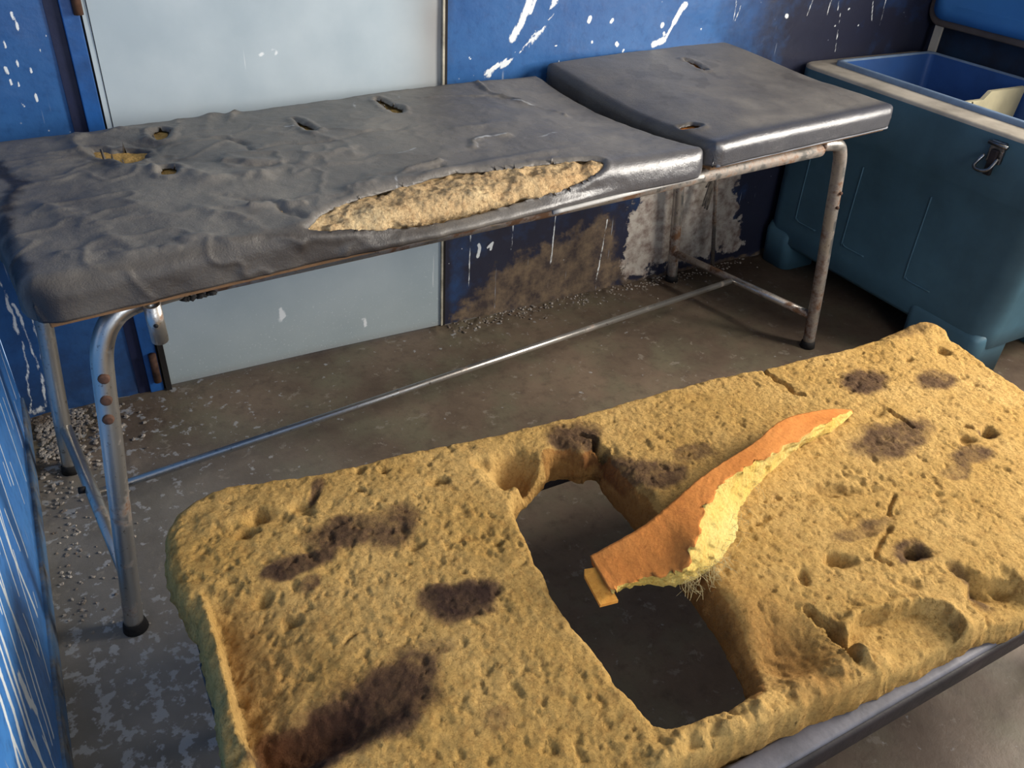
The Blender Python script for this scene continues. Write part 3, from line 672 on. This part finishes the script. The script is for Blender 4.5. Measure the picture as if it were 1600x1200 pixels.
def build_foam(root):
    st = .0026; x0, x1, y0, y1 = 1.24, 2.84, -1.63, -.87
    nx = int((x1-x0)/st)+1; ny = int((y1-y0)/st)+1
    X, Y = np.meshgrid(np.linspace(x0, x1, nx), np.linspace(y0, y1, ny))
    rag = fbm(X, Y, 30, 4, 61)*.006
    so = sdpoly(X, Y, chaikin(OUT, 2))+rag*.6
    sh = -sdpoly(X, Y, chaikin(HOLE, 1))+rag
    sd = np.minimum(so, sh)
    # heights
    zt = .398+fbm(X, Y, 3, 3, 71)*.006+fbm(X, Y, 14, 4, 73)*.0022+fbm(X, Y, 60, 5, 75)*.0020-np.clip(fbm(X, Y, 85, 3, 77)-.27+.22*fbm(X, Y, 7, 2, 78), 0, 1)*.0075-np.clip(fbm(X, Y, 38, 4, 79)-.38+.28*fbm(X, Y, 5, 2, 80), 0, 1)*.012+fbm(X, Y, 120, 3, 85)*.0016
    QX = X+fbm(X, Y, 40, 4, 211)*.011; QY = Y+fbm(X, Y, 40, 4, 213)*.011
    g = lambda cx, cy, sx, sy, h, an=0.: h*np.exp(-((((QX-cx)*math.cos(an)+(QY-cy)*math.sin(an))/sx)**2+((-(QX-cx)*math.sin(an)+(QY-cy)*math.cos(an))/sy)**2)**1.6)
    for d in ((1.392, -.985, .016, .012, -.018), (1.373, -1.015, .014, .010, -.016), (1.42, -.995, .03, .02, -.008), (1.343, -.975, .02, .02, .004), (1.46, -.99, .012, .014, -.012, .6), (1.48, -.975, .007, .014, -.007, -.5), (1.568, -.955, .010, .008, -.010), (1.60, -.97, .008, .006, -.010), (1.661, -1.02, .010, .007, -.012), (1.55, -1.0, .004, .004, -.01),
              (2.589, -1.318, .016, .012, -.022), (2.535, -1.314, .014, .008, -.012), (2.572, -1.29, .006, .006, -.012), (2.22, -1.302, .045, .014, -.014, -.5), (2.18, -1.33, .03, .01, .004, -.4), (2.113, -1.417, .022, .011, -.018, -.5), (2.227, -1.458, .020, .014, -.024, -.3), (2.21, -1.42, .02, .01, .004, -.3), (2.261, -1.529, .013, .032, -.016, .2), (2.30, -1.55, .02, .02, -.012),
              (1.787, -1.046, .040, .036, -.055), (1.745, -1.01, .016, .012, -.012), (1.462, -1.007, .01, .006, -.007), (1.58, -1.13, .008, .006, -.008), (1.69, -1.18, .008, .005, -.01), (1.88, -1.02, .012, .016, -.008),
              (2.80, -1.02, .05, .04, .014), (2.745, -1.10, .012, .01, -.012), (2.66, -1.09, .008, .006, -.010), (2.70, -1.03, .05, .02, .006), (2.45, -1.19, .02, .01, -.006), (2.10, -1.20, .05, .02, -.005), (2.04, -1.42, .012, .01, -.008), (2.17, -1.50, .012, .008, -.006), (1.36, -1.13, .01, .012, -.010), (1.385, -1.18, .008, .008, -.006), (1.45, -1.24, .015, .004, -.006)):
        zt = zt+g(*d[:5], *(d[5:] or (0.,)))
    def crack(pts, wd, h): return -h*np.clip(1-polydist(X*.5+QX*.5, Y*.5+QY*.5, pts)/wd, 0, 1)**.7
    zt = zt+crack([(2.364, -.985), (2.362, -1.02), (2.366, -1.045), (2.361, -1.075), (2.372, -1.088)], .0055, .018)
    zt = zt+crack([(2.477, -1.195), (2.479, -1.22), (2.476, -1.246)], .005, .018)+crack([(1.932, -1.015), (1.945, -1.035), (1.935, -1.05), (1.945, -1.07)], .006, .03)
    zt = zt+crack([(2.24, -1.405), (2.19, -1.425), (2.165, -1.44), (2.175, -1.46)], .005, .008)+crack([(2.30, -1.36), (2.26, -1.38)], .004, .008)
    # left rim: a thin lip with the surface sunk behind it
    rimp = [(1.293, -1.10), (1.294, -1.166), (1.291, -1.218), (1.289, -1.264), (1.287, -1.308), (1.294, -1.34), (1.322, -1.37), (1.38, -1.38)]
    d = polydist(X, Y, rimp); side = X-np.interp(-Y, [1.0, 1.10, 1.166, 1.218, 1.264, 1.308, 1.34, 1.60], [1.24, 1.293, 1.294, 1.291, 1.289, 1.287, 1.292, 1.292])
    along = sstep(-1.08, -1.18, Y)*sstep(-1.385, -1.35, Y)
    zt = zt-.032*along*sstep(.002, .010, side)*np.exp(-np.clip(side, 0, None)/.10)
    zt = zt-.020*sstep(-1.30, -1.36, Y)*sstep(-1.40, -1.36, Y)*sstep(1.29, 1.31, X)*sstep(1.48, 1.36, X)
    zt = zt+.004*np.exp(-(d/.006)**2)
    # near right corner of the hole sinks and a ragged bead runs along the front edge
    zt = zt-.034*np.exp(-((X-1.93)/.06)**2-((Y+1.50)/.05)**2)
    fx = [(1.70, -1.545), (1.78, -1.549), (1.85, -1.547), (1.92, -1.550), (1.98, -1.548), (2.04, -1.562)]
    fd = polydist(X, Y, fx); bead = np.exp(-(fd/.016)**2)
    zt = zt+bead*(.007+.018*fbm(X, Y, 34, 5, 81))
    zt = zt+crack([(2.008, -1.47), (2.013, -1.50), (2.010, -1.53), (2.0, -1.55)], .007, .035)
    # step where a skin of foam has come off by the front edge
    fl = sdpoly(X, Y, chaikin([(2.025, -1.515), (2.06, -1.502), (2.11, -1.520), (2.165, -1.535), (2.185, -1.56), (2.16, -1.60), (2.02, -1.61), (2.015, -1.55)], 1))+rag*1.6
    zt = zt-.020*sstep(-.002, .004, fl)+.005*np.exp(-((fl+.006)/.006)**2)
    f2 = sdpoly(X, Y, [(2.212, -1.575), (2.225, -1.545), (2.27, -1.53), (2.32, -1.56), (2.33, -1.62), (2.21, -1.62)])+rag
    zt = zt-.022*sstep(-.003, .006, f2)
    # rounding of the edges: wide on the right-hand side of the hole and all round, tight elsewhere
    rr_ = .020*sstep(1.84, 1.90, X)*(sh < so)+.010+.012*(so < sh)*sstep(1.36, 1.3, X)
    q = np.clip(sd, 0, None); q = np.minimum(q, rr_)
    zz = zt-rr_+np.sqrt(np.maximum(rr_**2-(rr_-q)**2, 0))
    gy, gx = np.gradient(sd, st); gl = np.hypot(gx, gy)+1e-9; gx /= gl; gy /= gl
    keepv = sd > 0; F = grid(nx, ny); kf = keepv.reshape(-1)[F]; F = F[kf.sum(1) >= 2]
    outm = (~keepv)
    Xn = np.where(outm, X-gx*sd*1.0, X); Yn = np.where(outm, Y-gy*sd*1.0, Y)
    zb = .330
    V = np.stack([Xn, Yn, zz], -1).reshape(-1, 3)
    used = np.zeros(len(V), bool); used[F] = True; idx = np.cumsum(used)-1
    V = V[used]; G = np.stack([gx, gy], -1).reshape(-1, 2)[used]; F = idx[F]
    # colour fields
    stn = np.zeros_like(X); WX = X+fbm(X, Y, 16, 4, 201)*.022; WY = Y+fbm(X, Y, 16, 4, 203)*.022
    def blob(x, y, sx, sy, k, an=0.):
        nonlocal stn
        c, s = math.cos(an), math.sin(an); u = ((WX-x)*c+(WY-y)*s)/sx; v = (-(WX-x)*s+(WY-y)*c)/sy
        stn = np.maximum(stn, (k+.10)*np.clip(1.35-.40*(u*u+v*v), 0, 1))
    for b in ((1.43, -1.093, .035, .014, .72), (1.50, -1.062, .050, .024, .62), (1.555, -1.078, .035, .03, .58), (1.392, -1.10, .014, .01, .8), (1.49, -1.055, .02, .012, .75), (1.59, -1.245, .036, .024, .98, -.2),
              (1.365, -1.345, .055, .026, 1.05, .15), (1.44, -1.345, .048, .034, .92), (1.49, -1.335, .030, .030, .66), (1.325, -1.362, .03, .014, .70), (1.345, -1.335, .04, .020, .72), (1.53, -1.30, .02, .012, .4),
              (1.925, -1.018, .040, .028, .68), (1.965, -1.13, .05, .025, .62, -.5), (1.99, -1.168, .035, .02, .62), (2.07, -1.14, .03, .02, .5), (1.93, -1.09, .02, .03, .55),
              (2.51, -1.105, .036, .030, .80), (2.645, -1.160, .032, .024, .62), (2.425, -1.255, .065, .030, .66), (2.50, -1.35, .035, .018, .60), (2.45, -1.36, .03, .01, .45), (2.20, -1.39, .05, .012, .46),
              (2.225, -1.460, .02, .016, .6), (2.59, -1.318, .014, .01, .7), (2.258, -1.535, .014, .03, .55), (1.48, -.965, .008, .02, .62, -.5), (1.42, -1.13, .014, .008, .55), (1.55, -1.42, .02, .02, .4), (2.76, -1.02, .05, .02, .42), (1.45, -1.5, .04, .03, .5)):
        blob(*b[:5], *(b[5:] or (0.,)))
    raw = np.clip(np.exp(-((X-1.752)/.018)**2-((Y+1.035)/.03)**2)*1.2, 0, 1)+.55*bead*(X < 2.06)
    deep = .75*sstep(.004, .02, side)*np.exp(-np.clip(side, 0, None)/.06)*along
    deep = np.maximum(deep, .6*np.exp(-((X-1.935)/.05)**2-((Y+1.50)/.10)**2)); deep = np.maximum(deep, .8*np.exp(-((X-1.795)/.025)**2-((Y+1.045)/.03)**2))
    deep = np.maximum(deep, .7*(sh < .010)*(X > 1.84))
    def pick(A): return A.reshape(-1)[used]
    st_, ra_, de_ = pick(stn), pick(raw), pick(deep)
    # skirt: the cut sides of the slab
    E = np.concatenate([F[:, [0, 1]], F[:, [1, 2]], F[:, [2, 3]], F[:, [3, 0]]]).astype(np.int64)
    key = E.min(1)*10**7+E.max(1); uq, inv, cnt = np.unique(key, return_inverse=True, return_counts=True)
    B = E[cnt[inv] == 1]; bv = np.unique(B); mp = -np.ones(len(V), int); mp[bv] = np.arange(len(bv))
    rows = [bv]; V_all = [V]; base = len(V); att = [st_], [ra_], [de_]
    nr = 6; Fs = [F]; sgn = 1
    prev = bv
    for r in range(1, nr+1):
        t = r/nr; P = V[bv].copy(); P[:, 2] = P[:, 2]*(1-t)+zb*t
        off = fbm(P[:, 0]*3+P[:, 1]*2, P[:, 2]*4+P[:, 1]*3, 22, 3, 91)*.006*math.sin(PI*min(t, .9))
        P[:, :2] += G[bv]*off[:, None]+G[bv]*(-.004*math.sin(PI*t))
        ids = base+np.arange(len(bv)); base += len(bv); V_all.append(P)
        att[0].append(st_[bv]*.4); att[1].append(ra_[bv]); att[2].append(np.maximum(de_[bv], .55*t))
        Fs.append(np.stack([B[:, 1], B[:, 0], mp[B[:, 0]], mp[B[:, 1]]], -1) if False else np.stack([prev[mp[B[:, 1]]], prev[mp[B[:, 0]]], ids[mp[B[:, 0]]], ids[mp[B[:, 1]]]], -1))
        prev = ids
    V = np.concatenate(V_all); F = np.concatenate(Fs)
    me = mesh_np(V, F, dict(stain=np.concatenate(att[0]), raw=np.concatenate(att[1]), deep=np.concatenate(att[2])))
    return put('foam_slab', me, FOAM, root)
couch2 = thing('foam_topped_couch', 'low couch in the foreground with bare yellow foam mattress, brown stains and a ripped hole', 'examination couch', (2.03, -1.25, 0))
build_foam(couch2)
VIN2 = mat_simple('blue_grey_vinyl_remnant', S(112, 110, 116), .6, var=.25, scale=14)
# angle frame round the slab
fm = bmesh.new()
box_bm(1.285, 2.76, -1.606, -1.575, .295, .334, bev=.006, bm=fm)
fro = put('front_rail', bm_mesh(fm), DARKMETAL, couch2)
put('rear_rail', box(1.30, 2.76, -1.02, -.99, .295, .328, bev=.006), DARKMETAL, couch2)
put('end_rail', box(1.275, 1.300, -1.58, -.985, .295, .328, bev=.006), DARKMETAL, couch2)
put('end_rail', box(2.745, 2.77, -1.59, -1.00, .295, .328, bev=.006), DARKMETAL, couch2)
put('vinyl_remnant', box(1.68, 2.74, -1.6015, -1.570, .333, .343, bev=.004), VIN2, couch2, label='blue-grey vinyl left along the rail')
put('vinyl_remnant', box(1.271, 1.2785, -1.50, -1.15, .300, .338, bev=.003), mat_simple('dull_vinyl_remnant', S(70, 68, 70), .85, scale=14), couch2)
for x, y in ((1.36, -1.05), (1.36, -1.56), (2.70, -1.05), (2.70, -1.56)):
    l = put('leg', tube([(x, y, .012), (x, y, .30)], .016, seg=16), DARKMETAL, couch2)
    put('rubber_foot', tube([(x, y, 0.001), (x, y, .030)], .020, seg=16), RUBBER, l)

# ------------------------------------------------------------------ torn foam wedge lying across the hole
SEC = [[(2.405, -1.17, .405), (2.402, -1.172, .405), (2.405, -1.175, .400)], [(2.342, -1.163, .42), (2.325, -1.193, .425), (2.343, -1.192, .396)], [(2.23, -1.171, .44), (2.192, -1.225, .44), (2.239, -1.205, .394)],
       [(2.137, -1.201, .445), (2.101, -1.246, .45), (2.137, -1.238, .394)], [(2.051, -1.223, .45), (2.014, -1.265, .455), (2.058, -1.274, .394)], [(1.983, -1.243, .455), (1.95, -1.301, .46), (2.012, -1.32, .394)],
       [(1.918, -1.265, .455), (1.891, -1.348, .46), (1.946, -1.348, .396)], [(1.863, -1.28, .45), (1.856, -1.365, .44), (1.879, -1.36, .400)], [(1.808, -1.284, .44), (1.808, -1.346, .43), (1.816, -1.341, .410)], [(1.771, -1.282, .43), (1.764, -1.344, .425), (1.772, -1.337, .412)]]
def build_wedge():
    root = thing('torn_foam_wedge', 'long torn wedge of orange foam with a bright yellow ripped side, lying across the hole', 'foam piece', (2.0, -1.27, .40))
    n = 12; Ls = smooth_path([s[0] for s in SEC], n); Rs = smooth_path([s[1] for s in SEC], n); Ds = smooth_path([s[2] for s in SEC], n)
    ntop, nside, nb = 18, 18, 8; rings = []; kinds = []
    for i, (l, r, d) in enumerate(zip(Ls, Rs, Ds)):
        b = Vector((l.x+.004, l.y-.002, d.z)); ring = []
        for a, c, m in ((l, r, ntop), (r, d, nside), (d, b, nb), (b, l, nb)):
            for k in range(m): ring.append(a.lerp(c, k/m))
        rings.append(ring)
    A = np.array([[list(p) for p in r] for r in rings]); nr, nk = A.shape[:2]
    tt = np.arange(nr)[:, None]*.012+np.zeros((nr, nk)); kk = np.arange(nk)[None]*.004+np.zeros((nr, nk))
    isS = ((np.arange(nk) >= ntop) & (np.arange(nk) < ntop+nside))[None]
    amp = np.where(isS, .0065, .0010)*np.minimum(1, np.arange(nr)[:, None]/14)
    n1 = fbm(tt, kk, 55, 4, 101); n2 = fbm(tt, kk, 60, 4, 103)
    ctr = A.mean(1, keepdims=True); dv = A-ctr; dv /= np.linalg.norm(dv, axis=-1, keepdims=True)+1e-6
    A = A+dv*(n1*amp)[..., None]; A[..., 2] += n2*amp*.5
    # ragged crest line between the top and the torn side
    cr = np.exp(-((np.arange(nk)[None]-ntop)/1.3)**2)*np.minimum(1, np.arange(nr)[:, None]/14)
    A[..., 0] += cr*fbm(tt, kk*0, 60, 4, 107)*.010; A[..., 1] += cr*fbm(tt, kk*0, 60, 4, 109)*.010
    V = A.reshape(-1, 3); i = np.arange(nr*nk).reshape(nr, nk)
    F = np.stack([i[:-1], np.roll(i, -1, 1)[:-1], np.roll(i, -1, 1)[1:], i[1:]], -1).reshape(-1, 4)
    me = bpy.data.meshes.new('w'); fl = F.tolist()+[i[0].tolist()[::-1], i[-1].tolist()]
    me.from_pydata(V.tolist(), [], fl)
    mi = np.zeros(len(fl), np.int32); kidx = np.tile(np.arange(nk), nr-1); row = np.repeat(np.arange(nr-1), nk)
    mi[:len(kidx)] = np.where((kidx >= ntop) & (kidx < ntop+nside), 1, 0)
    me.materials.append(FOAM_SKIN); me.materials.append(FOAM_YEL); me.polygons.foreach_set('material_index', mi)
    bm = bmesh.new(); bm.from_mesh(me); bmesh.ops.recalc_face_normals(bm, faces=bm.faces); bm.to_mesh(me); bm.free()
    o = bpy.data.objects.new('foam_wedge', me); COL.objects.link(o); o.parent = root; me.transform(Matrix.Translation(-root.location))
    me.name = 'foam_wedge'; me.polygons.foreach_set('use_smooth', [True]*len(me.polygons))
    # small flap at the left tip
    b = bmesh.new(); pts = [(1.757, -1.292, .420), (1.752, -1.300, .418), (1.748, -1.346, .410), (1.772, -1.352, .413), (1.776, -1.300, .424)]
    top = [b.verts.new(p) for p in pts]; bot = [b.verts.new((p[0], p[1], p[2]-.005)) for p in pts]
    b.faces.new(top); b.faces.new(bot[::-1])
    for k in range(5): b.faces.new((top[k], bot[k], bot[(k+1) % 5], top[(k+1) % 5]))
    put('flap', bm_mesh(b), mat_foam('orange_yellow_foam', S(232, 160, 70), S(200, 120, 50), S(240, 176, 86), False, .3), root, False, label='small cut yellow flap at the tip')
    # loose fibres hanging under the torn side
    fb = bmesh.new(); rs = random.Random(5)
    for _ in range(90):
        t = rs.random(); p = Vector((1.872+t*.085, -1.357-rs.random()*.008+t*.010, .400+rs.random()*.018))
        if rs.random() < .25: t = rs.random(); p = Vector((1.95+t*.15, -1.345+t*.10, .402+rs.random()*.02))
        q = p+Vector((rs.uniform(-.02, .018), rs.uniform(-.028, -.004), -rs.uniform(-.004, .012))); mid = (p+q)/2+Vector((rs.uniform(-.012, .012), rs.uniform(-.008, .008), rs.uniform(0, .010)))
        tube_bm(smooth_path([p, mid, q], 3), .00025, seg=3, caps=False, bm=fb)
    fo = put('fibres', bm_mesh(fb), STRAW, root); fo['kind'] = 'stuff'
build_wedge()

# ------------------------------------------------------------------ ice chest
def build_chest():
    root = thing('ice_chest', 'open teal plastic ice chest with beige rim and blue inside in the right corner', 'ice chest', (3.62, -.45, 0))
    x0, x1, y0, y1, zr = 3.335, 3.885, -.90, -.012, .655
    def shell(inset_top, z0, z1, taper, bev, seg=5):
        b = box_bm(x0, x1, y0, y1, z0, z1)
        for v in b.verts:
            k = taper*(z1-v.co.z)/(z1-z0); v.co.x += k if v.co.x < (x0+x1)/2 else -k; v.co.y += k*.5 if v.co.y < (y0+y1)/2 else 0
        ve = [e for e in b.edges if abs(e.verts[0].co.z-e.verts[1].co.z) > .1]
        bmesh.ops.bevel(b, geom=ve, offset=bev, segments=seg, profile=.5, affect='EDGES')
        return b
    # outer body as four walls and a bottom around the liner
    def ring_shell(outer, inner, zs_o, zs_i):
        pass
    def rrect(xa, xb, ya, yb, r, z, n=6):
        P = []
        for cx, cy, a0 in ((xb-r, yb-r, 0), (xa+r, yb-r, PI/2), (xa+r, ya+r, PI), (xb-r, ya+r, 3*PI/2)):
            for k in range(n+1): a = a0+PI/2*k/n; P.append((cx+r*math.cos(a), cy+r*math.sin(a), z))
        return P
    def loft(rings, close_last=True, close_first=False):
        b = bmesh.new(); R = [[b.verts.new(p) for p in r] for r in rings]; n = len(R[0])
        for a, c in zip(R, R[1:]):
            for k in range(n): b.faces.new((a[k], a[(k+1) % n], c[(k+1) % n], c[k]))
        if close_last: b.faces.new(R[-1])
        if close_first: b.faces.new(R[0][::-1])
        return bm_mesh(b)
    o = rrect
    body = put('body', loft([o(x0+.03, x1-.03, y0+.05, y1-.01, .05, .085), o(x0+.018, x1-.02, y0+.035, y1-.008, .055, .10), o(x0+.014, x1-.015, y0+.028, y1-.006, .055, .16), o(x0+.006, x1-.006, y0+.012, y1-.003, .05, .495), o(x0+.0, x1, y0+.006, y1-.002, .05, .500), o(x0-.002, x1, y0, y1, .05, .650)], False, True), CHEST, root)
    # moulded panel beads on the face
    def bead(y, z0, z1, dirn):
        xx = lambda z: x0+.014-(z-.16)/.335*.008-.001
        pts = [(xx(z1), y, z1), (xx(z0+.02), y, z0+.02), (xx(z0+.006), y+dirn*.006, z0+.006), (xx(z0), y+dirn*.02, z0), (xx(z0), y+dirn*.09, z0)]
        put('panel_bead', tube(smooth_path(pts, 5), .0022, seg=8), CHEST, root)
    bead(-.34, .19, .44, -1); bead(-.14, .19, .40, -1); bead(-.58, .19, .44, -1)
    for (ya, yb) in ((-.14, -.02), (-.86, -.62)):
        put('foot_block', loft([o(x0+.02, x0+.17, ya, yb, .03, .002), o(x0+.008, x0+.17, ya-.0, yb, .03, .12), o(x0+.02, x0+.17, ya, yb, .03, .14)], True, True), CHEST, root)
        put('foot_block', loft([o(x1-.17, x1-.02, ya, yb, .03, .002), o(x1-.17, x1-.012, ya, yb, .03, .12)], True, True), CHEST, root)
    rw = .055
    rim = put('rim', loft([o(x0-.002, x1, y0, y1, .05, .650), o(x0-.001, x1, y0, y1, .05, .656), o(x0+.006, x1-.006, y0+.006, y1-.006, .045, .660), o(x0+rw+.03, x1-.026, y0+rw, y1-rw, .02, .660)], False), RIM, root)
    put('seal_edge', loft([o(x0+rw+.029, x1-.026+.001, y0+rw-.001, y1-rw+.001, .02, .659), o(x0+rw+.030, x1-.026, y0+rw, y1-rw, .02, .672), o(x0+rw+.042, x1-.026-.012, y0+rw+.012, y1-rw-.012, .02, .674), o(x0+rw+.044, x1-.026-.014, y0+rw+.014, y1-rw-.014, .02, .668)], False), mat_simple('blue_grey_plastic_edge', S(120, 140, 164), .4), root)
    put('liner', loft([o(x0+rw+.044, x1-.026-.014, y0+rw+.014, y1-rw-.014, .02, .668), o(x0+rw+.055, x1-.026-.02, y0+rw+.03, y1-rw-.03, .03, .25), o(x0+rw+.07, x1-.065, y0+rw+.05, y1-rw-.05, .03, .20)], True), LINER, root)
    # cream board standing inside
    b = bmesh.new(); q = [(3.455, -.425, .622), (3.53, -.42, .633), (3.652, -.42, .633), (3.676, -.42, .655), (3.838, -.42, .655), (3.80, -.42, .22), (3.46, -.42, .22)]
    f = [b.verts.new(p) for p in q]; k = [b.verts.new((p[0], p[1]-.012, p[2])) for p in q]; n = len(q)
    b.faces.new(f); b.faces.new(k[::-1])
    for i in range(n): b.faces.new((f[i], k[i], k[(i+1) % n], f[(i+1) % n]))
    put('divider_board', bm_mesh(b), CARD, root, False)
    put('board_crease', box(3.600, 3.604, -.4355, -.4315, .25, .632), DARKGAP, root, False)
    # latch
    lt = put('latch', box(x0-.012, x0-.001, -.735, -.695, .585, .640, bev=.003), STEEL, root, False)
    put('latch_wire', tube(smooth_path([(x0-.012, -.728, .600), (x0-.03, -.725, .575), (x0-.034, -.705, .566), (x0-.03, -.684, .572), (x0-.012, -.69, .60)], 6), .0045, seg=10), STEEL, lt)
    put('latch_tongue', box(x0-.020, x0-.010, -.725, -.705, .555, .62, bev=.003), DARKMETAL, lt, False)
    put('latch_pin', tube([(x0-.014, -.742, .632), (x0-.014, -.690, .632)], .005, seg=10), STEEL, lt)
    # lid standing open against the wall
    lx0, lx1, lz0, lz1, ly0, ly1 = 3.868, 3.945, .745, 1.27, -.90, -.006
    def sq(yA, yB, zA, zB, r, x, n=6): return [(x, p[0], p[1]) for p in [(q[0], q[1]) for q in rrect(yA, yB, zA, zB, r, 0, n)]]
    lid = put('lid', loft([sq(ly0, ly1, lz0, lz1, .05, lx1), sq(ly0, ly1, lz0, lz1, .05, lx0+.004), sq(ly0+.004, ly1-.004, lz0+.004, lz1-.004, .048, lx0), sq(ly0+.022, ly1-.022, lz0+.020, lz1-.020, .04, lx0)], False, True), mat_simple('brown_stained_lid_seal', S(116, 100, 90), .6, scale=8), root)
    put('lid_tray', loft([sq(ly0+.022, ly1-.022, lz0+.02, lz1-.02, .04, lx0), sq(ly0+.026, ly1-.026, lz0+.024, lz1-.024, .04, lx0-.014), sq(ly0+.060, ly1-.060, lz0+.056, lz1-.056, .03, lx0-.016), sq(ly0+.072, ly1-.072, lz0+.066, lz1-.066, .03, lx0-.002)], True), CHESTLID, lid)
    put('hinge_strap', box(3.872, 3.880, -.075, -.045, .655, .76, bev=.002), RIM, root, False)
    put('hinge_strap', box(3.872, 3.880, -.82, -.79, .655, .76, bev=.002), RIM, root, False)
build_chest()

# dark scraps on the floor by the foam couch
def scrap(name, x, y, s, label, mat=RUBBER, seed=1):
    me = chip_mesh(1, lambda rs: (x, y, .002), s, s, seed); o = put(name, me, mat, None, False); o['label'] = label; o['category'] = 'scrap'
    o['group'] = 'scraps on the floor'; return o
scrap('rubber_scrap', 1.505, -.60, .010, 'small black scrap on the floor just behind the foam couch, left of the hole', seed=3)
scrap('dirt_clod', 1.36, -.54, .008, 'tiny dark earth clod on the grey floor near the left couch leg', RUSTSTEEL, 4)
